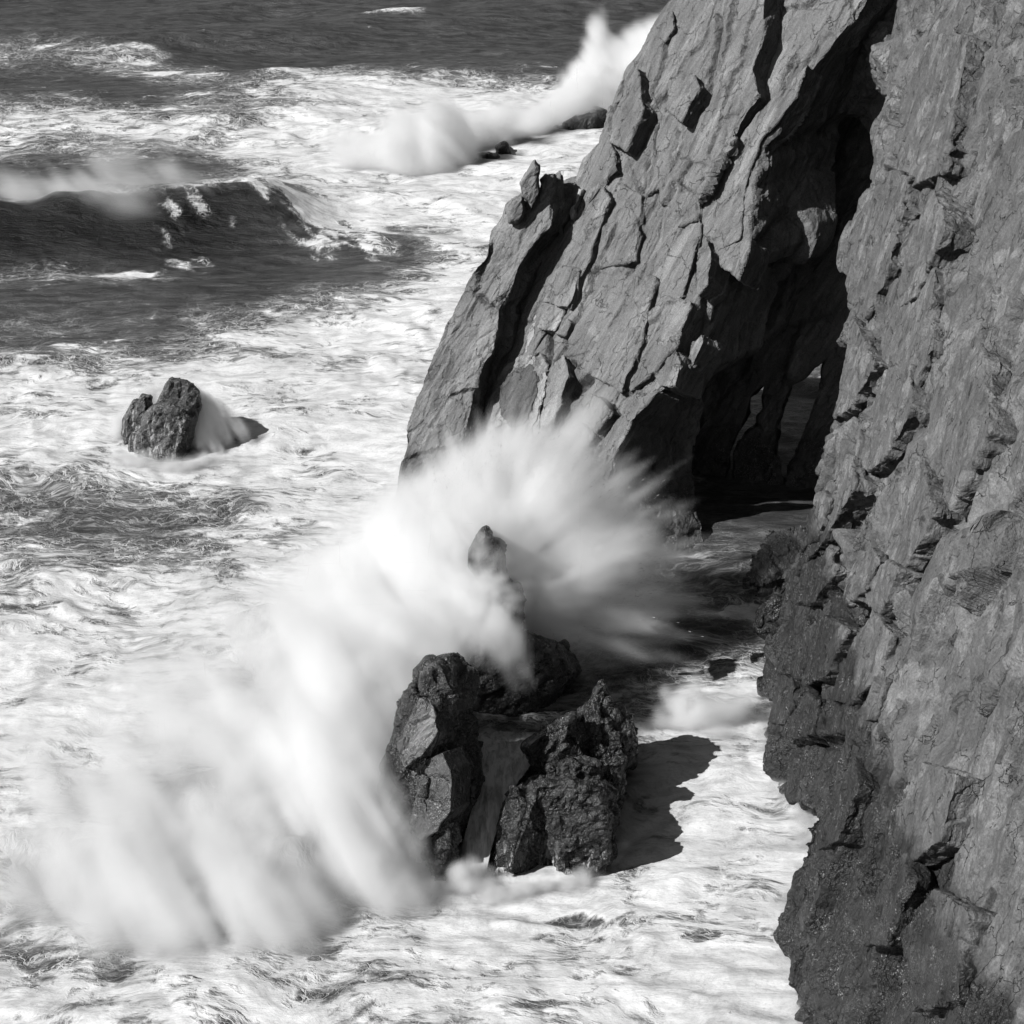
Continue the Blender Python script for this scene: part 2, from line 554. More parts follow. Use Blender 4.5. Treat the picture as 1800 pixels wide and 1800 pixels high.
# upper left bed stands proud of the crest bed and its right flank lies in shade
slab('rock_bed', main, [(1345, -220), (1348, -20), (1344, 60), (1322, 120), (1336, 168), (1300, 215), (1268, 268), (1240, 340), (1225, 385), (1190, 400), (1160, 330), (1128, 345),
                        (1090, 320), (1055, 250), (1085, 170), (1112, 118), (1150, 55), (1190, -10), (1262, -140)], MP, 5, .13, 12, M_MAIN, BIG, off=1.3,
     tilt=(0.004, -0.003), step=24, amp=6, lines=[([(1142, 267), (1130, 345)], 3, .9), ([(1213, 281), (1192, 345)], 2.5, .7), ([(1262, 30), (1250, 110), (1228, 190), (1195, 212)], 3, .9),
                                                 ([(1170, 60), (1160, 130), (1130, 210)], 2.5, .6), ([(1290, 0), (1270, 90), (1235, 180)], 2.4, .5), ([(1100, 120), (1075, 230)], 2.4, .45), ([(1185, 230), (1165, 330)], 2.4, .4),
                                                 ([(1320, 20), (1300, 110), (1262, 200), (1240, 270)], 2.4, .5)])
PL = [
    ([(961, 488), (989, 466), (1018, 473), (1011, 509), (996, 541), (947, 530)], .8, (0.012, 0)),
    ([(950, 536), (982, 534), (993, 546), (975, 582), (943, 576)], .5, (-0.015, 0)),
    ([(996, 559), (1004, 566), (993, 591), (977, 587)], .7, (0, 0)),
    ([(1023, 719), (1036, 690), (1056, 699), (1070, 722), (1048, 762), (1028, 738)], 1.6, (0.01, -.01)),
    ([(1000, 762), (1021, 738), (1043, 768), (1018, 800), (985, 790)], 1.1, (-0.02, 0)),
    ([(1100, 716), (1124, 700), (1158, 686), (1110, 740), (1080, 800), (1066, 845), (1030, 818), (1062, 768)], 1.0, (0.01, 0)),
    ([(1150, 658), (1187, 612), (1196, 640), (1186, 680), (1158, 678)], 1.7, (0.02, -.005)),
    ([(1214, 600), (1232, 584), (1236, 600), (1212, 650), (1196, 668)], 1.0, (0.02, 0)),
    ([(1217, 460), (1240, 418), (1250, 440), (1244, 500), (1226, 520)], 1.0, (0.02, 0)),
    ([(1295, 430), (1318, 420), (1312, 455), (1298, 492), (1286, 480)], 1.0, (0.02, 0)),
    ([(1176, 136), (1220, 130), (1230, 152), (1197, 214), (1172, 192)], 1.9, (0.004, 0)),
    ([(1085, 322), (1128, 342), (1118, 458), (1053, 473), (1071, 377)], .5, (0.006, 0)),
    ([(885, 640), (945, 612), (962, 640), (944, 770), (905, 800), (832, 792), (842, 730)], .35, (0.003, 0)),
    ([(1000, 400), (1060, 330), (1072, 352), (1030, 470), (975, 545), (905, 680), (878, 640), (930, 530)], .45, (0.008, 0)),
    ([(1030, 520), (1095, 480), (1150, 490), (1130, 600), (1090, 690), (1040, 660), (1015, 600)], .4, (0.006, .002)),
    ([(1150, 380), (1225, 330), (1232, 410), (1200, 520), (1150, 560), (1135, 470)], .35, (0.006, 0)),
    ([(1240, 330), (1330, 200), (1420, 110), (1400, 170), (1335, 250), (1310, 330), (1300, 420), (1262, 440)], .5, (0.004, 0)),
    ([(1040, 268), (1070, 235), (1085, 300), (1040, 350), (1005, 420), (1000, 345)], .5, (0.012, 0)),
    ([(1100, 150), (1120, 118), (1132, 190), (1100, 265), (1070, 250), (1075, 200)], 1.7, (0.01, 0)),
    ([(968, 640), (990, 622), (1000, 660), (968, 760), (948, 770), (955, 700)], .6, (0.015, 0)),
    ([(1130, 560), (1180, 520), (1215, 530), (1190, 610), (1140, 660), (1105, 690)], .5, (0.006, 0)),
    ([(1165, 20), (1182, 16), (1184, 50), (1168, 75), (1155, 62)], 1.6, (0.02, 0)),
]
for i, (o, off, tl) in enumerate(PL):
    slab('rock_plate', main, o, MP, 1.6 + off, .11, 40 + i, M_STAIN if i in (12, 19, 1) else M_MAIN, ((2.2, .22), (0.8, .12)), off=off, tilt=tl, step=16, amp=2.5, fb=.07, crack=.08)
# bleached streaks and a damp stain low on the face, thin skins on the plates they mark
def skin(o, mat, seed_, off, tl, ref):
    cx_, cy_ = sum(p[0] for p in ref) / len(ref), sum(p[1] for p in ref) / len(ref)
    c2 = (sum(p[0] for p in o) / len(o), sum(p[1] for p in o) / len(o))
    slab('stain', main, o, MP, .5, .10, seed_, mat, ((2.2, .22), (0.8, .12)), off=off + tl[0] * (c2[0] - cx_) + .07, tilt=tl, step=7, amp=3.2, fb=.07, crack=.08)
skin([(893, 655), (935, 640), (948, 668), (938, 705), (918, 748), (897, 752), (880, 728), (876, 690)], M_DAMP, 52, .35, (.003, 0), PL[12][0])
skin([(950, 655), (962, 648), (958, 690), (945, 730), (930, 762), (938, 715)], M_PALE, 52, .35, (.003, 0), PL[12][0])
skin([(930, 618), (944, 612), (938, 640), (920, 650)], M_PALE, 52, .35, (.003, 0), PL[12][0])
skin([(1016, 330), (1023, 332), (1010, 372), (1000, 398), (1003, 362)], M_PALE, 53, .45, (.008, 0), PL[13][0])
skin([(940, 548), (948, 540), (938, 590), (918, 640), (908, 655), (922, 600)], M_PALE, 53, .45, (.008, 0), PL[13][0])
# shaded depth of the chasm: beds behind the crest, and the walls of the cave that leave two openings to the water beyond
BW_ = Plane(A(1240, 800, 143), A(1500, 800, 140), A(1480, 100, 150))
slab('cave_wall', main, [(1150, 900), (1180, 560), (1290, 200), (1480, -120), (1720, -200), (1680, 60), (1600, 380), (1540, 560), (1480, 600), (1445, 632), (1420, 645),
                         (1392, 662), (1368, 690), (1340, 676), (1320, 696), (1310, 735), (1298, 762), (1284, 800), (1280, 900)], BW_, 5, .2, 31, M_MAIN,
     ((5, 1.0), (1.5, .25)), back=(.15, .93, -.33), step=50, amp=3)
slab('cave_wall', main, [(1350, 676), (1370, 685), (1386, 668), (1374, 715), (1366, 760), (1364, 800), (1372, 818), (1378, 900), (1280, 900), (1288, 800), (1308, 768), (1332, 748)],
     BW_, 6, .15, 32, M_MAIN, ((1.6, .28), (.6, .14)), step=14, amp=4, back=(.15, .93, -.33))
slab('cave_wall', main, [(1450, 635), (1560, 500), (1640, 560), (1560, 900), (1374, 900), (1384, 836), (1402, 790), (1423, 740), (1440, 690)],
     BW_, 6, .15, 33, M_MAIN, ((1.6, .28), (.6, .14)), step=14, amp=4, back=(.15, .93, -.33))
DP = Plane(A(1302, 1030, 120), A(1385, 1060, 121), A(1450, 640, 141))
slab('shaded_rib', main, [(1302, 1036), (1318, 985), (1345, 930), (1400, 950), (1410, 1000), (1385, 1080), (1318, 1064), (1335, 1022)], DP, 7, .18, 35,
     M_MAIN, ((3, .6), (1.2, .3)), back=(.9, .4, 0), step=40, amp=7)
slab('rock_bed', main, [(1500, 20), (1560, -60), (1700, -120), (1700, 120), (1600, 170), (1545, 100)], Plane(A(1500, 20, 141), A(1700, 120, 137), A(1600, -200, 150)), 8, .2, 36,
     M_MAIN, ((4, .9), (1.4, .4), (.6, .15)), step=30, amp=6)

# ---------------------------------------------------------------- right cliff, near and coarse
right = thing('sea_cliff', (22, 100, 0), 'dark coarse cliff wall filling the right side, crusted with barnacles at its foot', 'cliff')
r_edge = [(1590, -160), (1575, 60), (1562, 130), (1550, 230), (1532, 330), (1506, 400), (1478, 425), (1482, 480), (1500, 560), (1488, 610), (1500, 680), (1462, 745), (1440, 800), (1442, 850),
          (1420, 930), (1402, 985), (1372, 1030), (1335, 1075), (1330, 1105), (1372, 1112), (1352, 1180), (1340, 1215), (1362, 1230), (1338, 1290), (1332, 1335), (1380, 1400), (1440, 1440)]
RB = ((6.0, 1.0), (2.4, .85), (.9, .26))
slab('rock_bed', right, r_edge + [(1600, 1440), (1760, 1200), (2150, 700), (2250, 100), (2000, -250)], RP, 12, .12, 51, M_RIGHT, RB, back=(1, .12, -.25), off=-.5, step=24, amp=5, stretch=.38, warp=.16, fb=.10,  basis=B_RIGHT, crust=.2,
     lines=[([(1480, 700), (1440, 850), (1400, 1000)], 3, 0.75), ([(1540, 860), (1500, 930), (1470, 1010), (1455, 1060)], 6, 1.35), ([(1590, 560), (1560, 680), (1500, 820)], 3, 0.75),
            ([(1530, 1040), (1505, 1110), (1480, 1130)], 5, 1.20), ([(1460, 1180), (1440, 1240)], 4, 0.90), ([(1620, 420), (1580, 600), (1560, 620)], 4, 0.90), ([(1600, 700), (1560, 790), (1480, 900), (1440, 930)], 3, 0.90), ([(1535, 590), (1500, 700), (1470, 790)], 3, 0.75),
            ([(1640, 620), (1600, 760), (1570, 830)], 4, 1.05), ([(1700, 200), (1660, 330), (1600, 480)], 4, 1.20), ([(1480, 1180), (1540, 1170), (1590, 1110)], 3, 0.75), ([(1380, 1290), (1450, 1310), (1560, 1290)], 4, 0.75),
            ([(1700, 700), (1640, 900), (1560, 1060), (1520, 1120)], 4, 1.20), ([(1590, 160), (1570, 240), (1545, 330)], 4, 1.05)])
RP2 = Plane(RP.at(1440, 1420) + RP.n * 1.6, W(1405, 1800) + np.array([-.6, 0, -.6]), RP.at(1620, 1050) + RP.n * 1.2)
slab('rock_bed', right, [(1640, 960), (1615, 1090), (1540, 1190), (1490, 1290), (1448, 1390), (1420, 1450), (1412, 1500), (1402, 1560), (1372, 1610), (1368, 1640), (1392, 1690), (1385, 1730),
                         (1402, 1770), (1412, 1840), (1440, 2050), (1900, 2300), (2500, 1500), (2200, 900)], RP2, 8, .10, 52, M_RIGHT, RB, back=(1, .1, -.3), off=-.3, step=22, amp=5, stretch=.38, warp=.16, fb=.10, basis=B_RIGHT, crust=.2,
     lines=[([(1590, 1560), (1560, 1650), (1530, 1720)], 8, 1.35), ([(1600, 1380), (1570, 1450), (1560, 1500)], 5, 1.05), ([(1530, 1240), (1480, 1380)], 3, 0.60)])
RPL = [
    ([(1490, 420), (1560, 300), (1600, 310), (1560, 480), (1520, 560), (1490, 520)], .5, (.006, 0)),
    ([(1580, 180), (1640, 60), (1700, 60), (1660, 300), (1600, 330)], .7, (.006, 0)),
    ([(1500, 560), (1540, 640), (1490, 720), (1462, 740), (1484, 640)], .7, (.01, 0)),
    ([(1560, 500), (1640, 420), (1640, 600), (1580, 760), (1530, 800), (1545, 640)], .5, (.005, 0)),
    ([(1450, 850), (1500, 800), (1500, 860), (1440, 960), (1400, 1010), (1420, 930)], .7, (.01, 0)),
    ([(1410, 1000), (1460, 960), (1470, 1000), (1430, 1060), (1400, 1060)], .5, (.01, 0)),
    ([(1400, 1130), (1450, 1080), (1490, 1110), (1450, 1190), (1400, 1210), (1385, 1180)], .6, (.01, 0)),
    ([(1500, 1130), (1540, 1080), (1570, 1120), (1540, 1190), (1490, 1240), (1455, 1230), (1470, 1180)], .7, (.006, 0)),
    ([(1362, 1180), (1392, 1190), (1395, 1240), (1376, 1275), (1352, 1268)], .8, (.01, 0)),
    ([(1560, 860), (1620, 800), (1640, 900), (1580, 1020), (1545, 1000)], .6, (.006, 0)),
    ([(1370, 1245), (1410, 1215), (1440, 1230), (1425, 1290), (1385, 1300)], .5, (.006, 0)),
    ([(1440, 1235), (1500, 1245), (1530, 1225), (1560, 1190), (1540, 1260), (1470, 1290), (1435, 1285)], .5, (.006, 0)),
    ([(1488, 1010), (1530, 960), (1548, 985), (1520, 1040), (1488, 1060)], .8, (.01, 0)),
    ([(1530, 1010), (1560, 985), (1580, 1000), (1545, 1080), (1522, 1060)], .8, (.01, 0)),
    ([(1420, 900), (1445, 860), (1460, 880), (1430, 950), (1408, 970)], .8, (.012, 0)),
    ([(1590, 420), (1640, 330), (1660, 400), (1610, 520), (1580, 540)], .9, (.008, 0)),
    ([(1540, 700), (1600, 640), (1600, 720), (1550, 810), (1515, 840)], .7, (.008, 0)),
    ([(1640, 640), (1720, 560), (1740, 760), (1670, 900), (1630, 800)], .6, (.004, 0)),
]
for i, (o, off, tl) in enumerate(RPL):
    slab('rock_plate', right, o, RP, 1.6 + off, .09, 80 + i, M_RIGHT, ((1.8, .24), (0.7, .14)), basis=B_RIGHT, off=off, tilt=tl, step=14, amp=3, fb=.07, crack=.08)
for i, o in enumerate([
    [(1560, 1440), (1620, 1340), (1680, 1360), (1650, 1480), (1590, 1520)],
    [(1540, 1560), (1590, 1500), (1600, 1560), (1560, 1660), (1520, 1660)],
    [(1450, 1400), (1500, 1330), (1510, 1380), (1470, 1480), (1430, 1500)],
    [(1580, 1640), (1640, 1560), (1700, 1600), (1680, 1760), (1600, 1780)]]):
    slab('rock_plate', right, o, RP2, 2.0, .08, 95 + i, M_RIGHT, basis=B_RIGHT, oct=((1.6, .2), (0.6, .1)), off=.6, tilt=(.006, 0), step=14, amp=3, fb=.07, crack=.08)

# ---------------------------------------------------------------- the detached leaning slab left of the cliff
b1 = thing('leaning_rock_slab', (-4, 142, 0), 'long leaning slab of rock with broken teeth at its top, left of the cliff', 'rock slab')
BP = Plane(W(690, 880) + np.array([0, -1.0, 0]), W(830, 905) + np.array([0, -.8, 0]), A(940, 300, 143.8))
slab('rock_bed', b1, [(690, 900), (702, 830), (712, 765), (742, 668), (772, 600), (790, 560), (815, 510), (848, 450), (862, 405), (888, 358), (905, 345), (960, 335), (975, 372), (968, 400),
                      (940, 425), (912, 470), (892, 530), (878, 545), (872, 600), (850, 640), (832, 700), (815, 770), (800, 800), (800, 900)], BP, 9, .12, 61, M_MAIN,
     ((4.0, .5), (1.5, .22), (.6, .1)), back=(.45, .85, -.1), step=22, amp=5,
     lines=[([(862, 430), (846, 480), (842, 510)], 2.5, .5), ([(838, 515), (855, 530), (872, 545)], 3, .6), ([(745, 665), (800, 675), (832, 680)], 2, .25)])
for i, (o, y0, th) in enumerate([
    ([(918, 345), (914, 320), (930, 295), (940, 282), (946, 290), (944, 318), (950, 345), (935, 372)], 141.8, 2.2),
    ([(946, 350), (950, 318), (962, 306), (974, 305), (978, 330), (970, 372), (955, 380)], 142.6, 2.0),
    ([(974, 330), (977, 304), (986, 298), (990, 330), (994, 362), (990, 412), (972, 400)], 143.8, 3.0),
    ([(890, 372), (900, 350), (918, 345), (925, 372), (912, 395), (895, 392)], 141.6, 2.2)]):
    stack_rock('rock_tooth', [(o, y0, th, .8)], .10, 70 + i, ((1.4, .2), (.5, .08)), M_MAIN, b1, stretch=.5)
slab('shaded_rib', b1, [(975, 372), (995, 365), (985, 420), (970, 470), (930, 530), (900, 640), (860, 720), (830, 800), (815, 800), (850, 650), (890, 530), (930, 430)],
     Plane(A(990, 370, 146), A(800, 800, 144), A(900, 500, 146)), 5, .15, 76, M_MAIN, ((2, .5), (.8, .2)), back=(.6, .8, 0), step=24, amp=4)

# ---------------------------------------------------------------- sea stacks in the surf
s1 = thing('sea_stack', tuple(W(790, 1540)), 'flat-topped wet black sea stack half wrapped in white spray', 'sea stack')
stack_rock('rock_body', [
    ([(740, 1178), (752, 1162), (800, 1150), (836, 1166), (838, 1190), (834, 1260), (815, 1350), (760, 1380), (715, 1290), (715, 1230)], 90.5, 4.0, .6,
     [(758, 1180, 88.9), (770, 1240, 88.2), (776, 1300, 87.6)]),
    ([(728, 1205), (700, 1270), (672, 1345), (690, 1450), (715, 1530), (770, 1400), (760, 1260)], 89.0, 4.0, .5,
     [(745, 1300, 87.0), (755, 1400, 86.2), (750, 1500, 85.4)]),
    ([(790, 1250), (826, 1290), (842, 1370), (826, 1430), (788, 1530), (764, 1566), (742, 1566), (712, 1500), (735, 1400)], 90.0, 4.5, .5,
     [(778, 1290, 87.6), (797, 1375, 86.6), (790, 1470, 85.7), (772, 1560, 85.0)]),
], .07, 101, ((2.0, .55), (.85, .34), (.38, .12)), M_STACK, s1, crack=.10, fb=.04)
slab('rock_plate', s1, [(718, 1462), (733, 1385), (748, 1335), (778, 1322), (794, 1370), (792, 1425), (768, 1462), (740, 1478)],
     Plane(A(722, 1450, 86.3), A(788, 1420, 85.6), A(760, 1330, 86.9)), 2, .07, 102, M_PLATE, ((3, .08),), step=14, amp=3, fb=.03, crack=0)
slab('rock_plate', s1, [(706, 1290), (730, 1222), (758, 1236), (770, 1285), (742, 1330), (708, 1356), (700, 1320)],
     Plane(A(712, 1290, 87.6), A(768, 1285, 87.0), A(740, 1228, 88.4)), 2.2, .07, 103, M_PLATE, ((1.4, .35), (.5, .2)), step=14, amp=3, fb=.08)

s2 = thing('sea_stack', tuple(W(1000, 1540)), 'jagged sea stack with a pointed top and barnacled lower lump beside the thin waterfall', 'sea stack')
stack_rock('rock_peak', [
    ([(1036, 1235), (1048, 1205), (1060, 1192), (1072, 1215), (1084, 1260), (1060, 1290), (1025, 1275)], 94.5, 2.5, .85),
    ([(1010, 1262), (1030, 1236), (1090, 1250), (1112, 1285), (1114, 1330), (1095, 1375), (1060, 1400), (1020, 1370), (1005, 1310)], 93.6, 4, .6, [(1045, 1290, 92.6), (1040, 1350, 92.0), (1062, 1215, 94.4)]),
    ([(1085, 1270), (1105, 1262), (1116, 1300), (1112, 1340), (1090, 1350)], 94.8, 3, .85),
], .075, 111, ((1.2, .45), (.6, .34), (.3, .12)), M_STACK, s2, crack=.12, fb=.04)
stack_rock('rock_shoulder', [
    ([(920, 1312), (945, 1290), (975, 1270), (1008, 1258), (1035, 1300), (1025, 1370), (950, 1378), (935, 1350)], 91.8, 4, .85),
    ([(1040, 1340), (1100, 1330), (1092, 1380), (1078, 1450), (1040, 1450)], 91.0, 5, .9),
], .08, 113, ((1.6, .5), (.75, .3), (.35, .1)), M_STACK, s2, crack=.1, fb=.04)
stack_rock('rock_lump', [
    ([(965, 1352), (1000, 1335), (1045, 1345), (1060, 1372), (1030, 1400), (985, 1395), (962, 1372)], 89.6, 3.5, .85),
    ([(912, 1392), (935, 1372), (1000, 1365), (1060, 1380), (1080, 1430), (1074, 1490), (1020, 1540), (940, 1560), (905, 1500)], 87.6, 5, .88),
    ([(900, 1385), (918, 1376), (950, 1400), (970, 1450), (950, 1530), (900, 1572), (858, 1568), (864, 1510), (890, 1440)], 87.0, 4.5, .7, [(905, 1450, 86.6), (900, 1520, 85.6)]),
    ([(960, 1440), (1064, 1420), (1076, 1500), (1040, 1545), (980, 1540)], 86.0, 4, .9),
], .07, 112, ((2.0, .42), (.8, .24), (.33, .10)), M_LUMP, s2, crack=.08, crust=.16)

s3 = thing('sea_stack', tuple(W(900, 1290)), 'black rock spire rising out of the middle of the big burst of spray', 'sea stack')
stack_rock('rock_spire', [
    ([(838, 950), (852, 922), (862, 930), (870, 965), (885, 1000), (880, 1040), (850, 1050), (836, 1000)], 104.0, 3.0, .75),
    ([(850, 1020), (885, 1000), (905, 1030), (912, 1075), (900, 1110), (920, 1160), (830, 1180), (800, 1130)], 103.4, 5.0, .85),
    ([(780, 1170), (830, 1100), (920, 1110), (990, 1140), (1020, 1180), (960, 1240), (925, 1290), (850, 1300), (790, 1290)], 103.0, 8.0, .9),
], .11, 121, ((2.4, .6), (.9, .25), (.4, .08)), M_STACK, s3)

s4 = thing('offshore_rock', tuple(W(290, 800)), 'small wedge-shaped offshore rock with water pouring off its sides', 'rock')
stack_rock('rock_body', [
    ([(285, 695), (297, 668), (312, 664), (327, 667), (332, 678), (343, 682), (350, 695), (350, 715), (346, 740), (310, 770), (258, 745)], 146.6, 3.2, .9),
    ([(228, 780), (246, 735), (268, 712), (300, 700), (346, 705), (343, 745), (335, 790), (322, 828), (275, 822), (230, 806)], 145.2, 4.5, .75, [(295, 720, 144.9), (300, 820, 144.0)]),
], .10, 131, ((1.6, .34), (.7, .2), (.3, .07)), M_OFF, s4, fb=.05)
stack_rock('rock_shoulder', [([(216, 738), (232, 708), (256, 692), (266, 692), (262, 720), (240, 770), (215, 795)], 147.5, 3, .85)], .11, 132, ((1.4, .3), (.6, .15)), M_OFF, s4)

far = [('rock_ledge', [([(935, 238), (985, 222), (1030, 196), (1062, 198), (1075, 230), (1060, 262), (1000, 260), (945, 250)], 262, 14, .85)],
        'broad dark rock ledge under the far spray, touching the cliff'),
       ('rock_ledge', [([(812, 292), (845, 268), (875, 272), (890, 292), (885, 306), (830, 312)], 244, 6, .85), ([(872, 258), (888, 252), (898, 272), (884, 285)], 247, 4, .85)],
        'smaller dark wet ledge below the curtain of far spray'),
       ('surf_rock', [([(508, 133), (516, 125), (530, 123), (541, 128), (543, 134), (520, 137)], 304, 5, .85)], 'low black rock just breaking the surface at the far foam line')]
for i, (nm, ch, lab) in enumerate(far):
    o = stack_rock(nm, ch, .25, 140 + i, ((4, .9), (1.6, .4)), M_FAR)
    tag(o, lab, 'rock', 'far rocks in the surf')

sb = stack_rock('boulder', [([(1388, 1350), (1405, 1325), (1440, 1318), (1470, 1330), (1478, 1365), (1450, 1420), (1410, 1400), (1392, 1385)], 96, 3.6, .85)], .07, 151,
                ((1.1, .22), (.45, .12)), M_RIGHT)
tag(sb, 'round barnacled boulder at the cliff foot with water spilling over it', 'boulder')
sb2 = stack_rock('boulder', [([(1325, 1105), (1335, 1070), (1360, 1050), (1400, 1050), (1420, 1090), (1390, 1120), (1340, 1118)], 111.5, 4, .85)], .09, 152,
                 ((1.5, .3), (.6, .12)), M_STACK)
tag(sb2, 'dark wet boulder at the foot of the right cliff beside the sunlit foam patch', 'boulder')
print('rock', round(time.time() - T0, 1))

# ---------------------------------------------------------------- water
FX = [180, 260, 340, 420, 500, 600, 700, 800, 900, 1000, 1100, 1200, 1300, 1400, 1500]
FM = {
    0:   [0, 0, 0, 0, 0, 0, 0, 0, 0, 0, 0, 0, 0, 0, 0],
    70:  [.02, .02, .02, .02, .02, .05, .15, .15, .05, .1, .1, 0, 0, 0, 0],
    108: [.5, .35, .15, .1, .05, .05, .1, .15, .1, .1, .1, 0, 0, 0, 0],
    135: [.25, .5, .45, .2, .45, .5, .35, .2, .3, .35, .4, .3, 0, 0, 0],
    150: [.15, .25, .5, .55, .7, .85, .8, .7, .65, .6, .6, .5, 0, 0, 0],
    178: [.15, .15, .25, .35, .65, .9, .9, .9, .9, .9, .9, .5, 0, 0, 0],
    210: [.6, .5, .5, .5, .65, .85, .9, .9, .95, .95, .9, .5, 0, 0, 0],
    245: [.7, .75, .75, .8, .85, .9, .95, .95, .95, .95, .9, .5, 0, 0, 0],
    275: [.45, .3, .4, .7, .85, .9, .95, .95, .95, .95, .95, .5, 0, 0, 0],
    310: [.2, .15, .2, .5, .7, .9, .95, .95, .95, .95, .95, .5, 0, 0, 0],
    350: [.05, .15, .1, .45, .62, .85, .95, .95, .95, .95, .9, .5, 0, 0, 0],
    390: [0, .1, .05, .1, .4, .75, .8, .85, .95, .95, .9, .5, 0, 0, 0],
    420: [0, .05, .05, 0, .08, .15, .35, .65, .85, .9, .9, .5, 0, 0, 0],
    450: [0, 0, .05, 0, 0, .05, .25, .7, .9, .9, .9, .5, 0, 0, 0],
    482: [.5, .45, .1, .05, .05, .1, .5, .8, .9, .9, .9, .5, 0, 0, 0],
    520: [.1, .1, .1, .15, .25, .55, .75, .85, .9, .9, .9, .5, 0, 0, 0],
    560: [.3, .25, .35, .4, .6, .7, .85, .9, .9, .9, .9, .5, 0, 0, 0],
    600: [.3, .3, .5, .65, .75, .8, .85, .9, .9, .9, .9, .5, .4, .28, .28],  # right-hand values: foam painting in the sunlit grey of sea behind the cave
    640: [.6, .65, .7, .75, .8, .8, .9, .9, .9, .9, .9, .5, .4, .28, .28],
    700: [.85, .9, .9, .85, .85, .85, .9, .9, .9, .9, .9, .5, .4, .28, .28],
    780: [.9, .95, .9, .85, .9, .9, .95, .9, .9, .9, .9, .5, .4, .28, .28],
    830: [.8, .8, .8, .8, .85, .9, .95, .9, .9, .9, .8, .4, .35, .35, .35],
    880: [.4, .45, .5, .6, .8, .85, .9, .9, .9, .9, .6, .3, .1, .1, 0],
    930: [.35, .35, .45, .6, .7, .85, .9, .9, .9, .9, .5, .25, .25, .2, 0],
    1000: [.7, .65, .7, .75, .8, .9, .9, .9, .9, .8, .5, .3, .35, .3, 0],
    1060: [.7, .75, .8, .85, .9, .9, .9, .9, .9, .6, .4, .4, .5, .5, .3],
    1130: [.8, .8, .9, .9, .9, .9, .9, .9, .8, .5, .35, .32, .38, .45, .3],
    1220: [.9, .9, .9, .9, .9, .9, .9, .8, .5, .45, .4, .5, .7, .8, .6],
    1300: [.9, .9, .9, .9, .9, .9, .8, .6, .5, .5, .6, .8, .95, .9, .8],
    1400: [.9, .9, .9, .9, .9, .9, .8, .6, .5, .6, .75, .9, .95, .9, .8],
    1500: [.9, .9, .9, .9, .9, .9, .9, .8, .8, .9, .85, .9, .92, .9, .8],
    1590: [.9, .9, .9, .85, .8, .85, .85, .9, .9, .9, .88, .9, .9, .9, .9],
    1640: [.75, .8, .85, .9, .8, .62, .8, .85, .85, .75, .85, .86, .85, .9, .9],
    1700: [.55, .75, .9, .9, .88, .85, .85, .85, .86, .86, .86, .85, .88, .9, .9],
    1760: [.8, .8, .82, .8, .8, .8, .78, .8, .82, .82, .85, .88, .9, .9, .9],
    1830: [.78, .75, .75, .75, .75, .75, .7, .8, .8, .8, .85, .88, .9, .9, .9],
}
fy = np.array(sorted(FM)); fm = np.array([FM[k] for k in fy], float); fx = np.array(FX, float)


def foam_cover(X, Y):
    xi = np.clip(np.interp(X, fx, np.arange(len(fx))), 0, len(fx) - 1.001); yi = np.clip(np.interp(Y, fy, np.arange(len(fy))), 0, len(fy) - 1.001)
    x0 = xi.astype(int); y0 = yi.astype(int); a = xi - x0; b = yi - y0
    return (fm[y0, x0] * (1 - a) + fm[y0, x0 + 1] * a) * (1 - b) + (fm[y0 + 1, x0] * (1 - a) + fm[y0 + 1, x0 + 1] * a) * b


NC, NR = 660, 800
t_in = np.linspace(-.40, .40, NC)
t = np.concatenate([-np.geomspace(60, .44, 14), t_in, np.geomspace(.44, 60, 14)])
yr = np.concatenate([[-600, -250, -80, 0, 30, 48, 56], np.geomspace(62, 430, NR), np.geomspace(445, 9000, 18)])
TT, YY = np.meshgrid(t, yr)
XX = TT * np.maximum(YY, 60)
nx, ny = len(t), len(yr)
px0, py0 = to_px(np.stack([XX.ravel(), YY.ravel(), np.zeros(XX.size)], -1))
ok = YY.ravel() > 40
px0 = np.where(ok, px0, 900); py0 = np.where(ok, py0, 2000)
x, y = XX.ravel(), YY.ravel()
p2 = np.stack([x, y], -1)


def dirn(p, ang, sx, sy):              # crest-aligned coordinates
    c, s_ = math.cos(R(ang)), math.sin(R(ang))
    return np.stack([(p[:, 0] * c + p[:, 1] * s_) / sx, (-p[:, 0] * s_ + p[:, 1] * c) / sy], -1)


wx = fbm(p2 / 24, 2, 3) * 6
pw = p2 + np.stack([wx, fbm(p2 / 19 + 9, 2, 4) * 5], -1)
farw = smooth(120, 260, y)
h = fbm(dirn(pw, 6, 42, 17), 2, 11) * (0.7 + 1.3 * farw)
rid = 1 - np.abs(fbm(dirn(pw, -5, 16, 6), 3, 12)) * 2
h += rid * (0.22 + .25 * farw)
h += (1 - np.abs(fbm(dirn(pw, 12, 6.5, 2.6), 3, 13)) * 2) * .13
h += fbm(dirn(pw, -15, 2.6, 1.1), 3, 14) * .09
h += fbm(p2 / .7, 2, 15) * .03
# the breaking wave on the left: steep face towards the camera
yc = 214 + .10 * (x + 46) + 1.5 * vnoise(dirn(p2, 0, 14, 900), 21)
amp = 4.8 * smooth(-17, -35, x) * (1 + .14 * vnoise(dirn(p2, 0, 7, 900), 22))
s_ = y - yc
prof = np.where(s_ < 0, np.exp(-(np.abs(s_) / 6.0) ** 1.7), np.exp(-(s_ / 12) ** 2)) * (1 + .10 * fbm(dirn(p2, 0, 5, 4), 3, 23))
h += amp * prof
trough = -1.2 * np.exp(-((s_ + 12) / 6) ** 2) * smooth(-10, -30, x)
h += trough
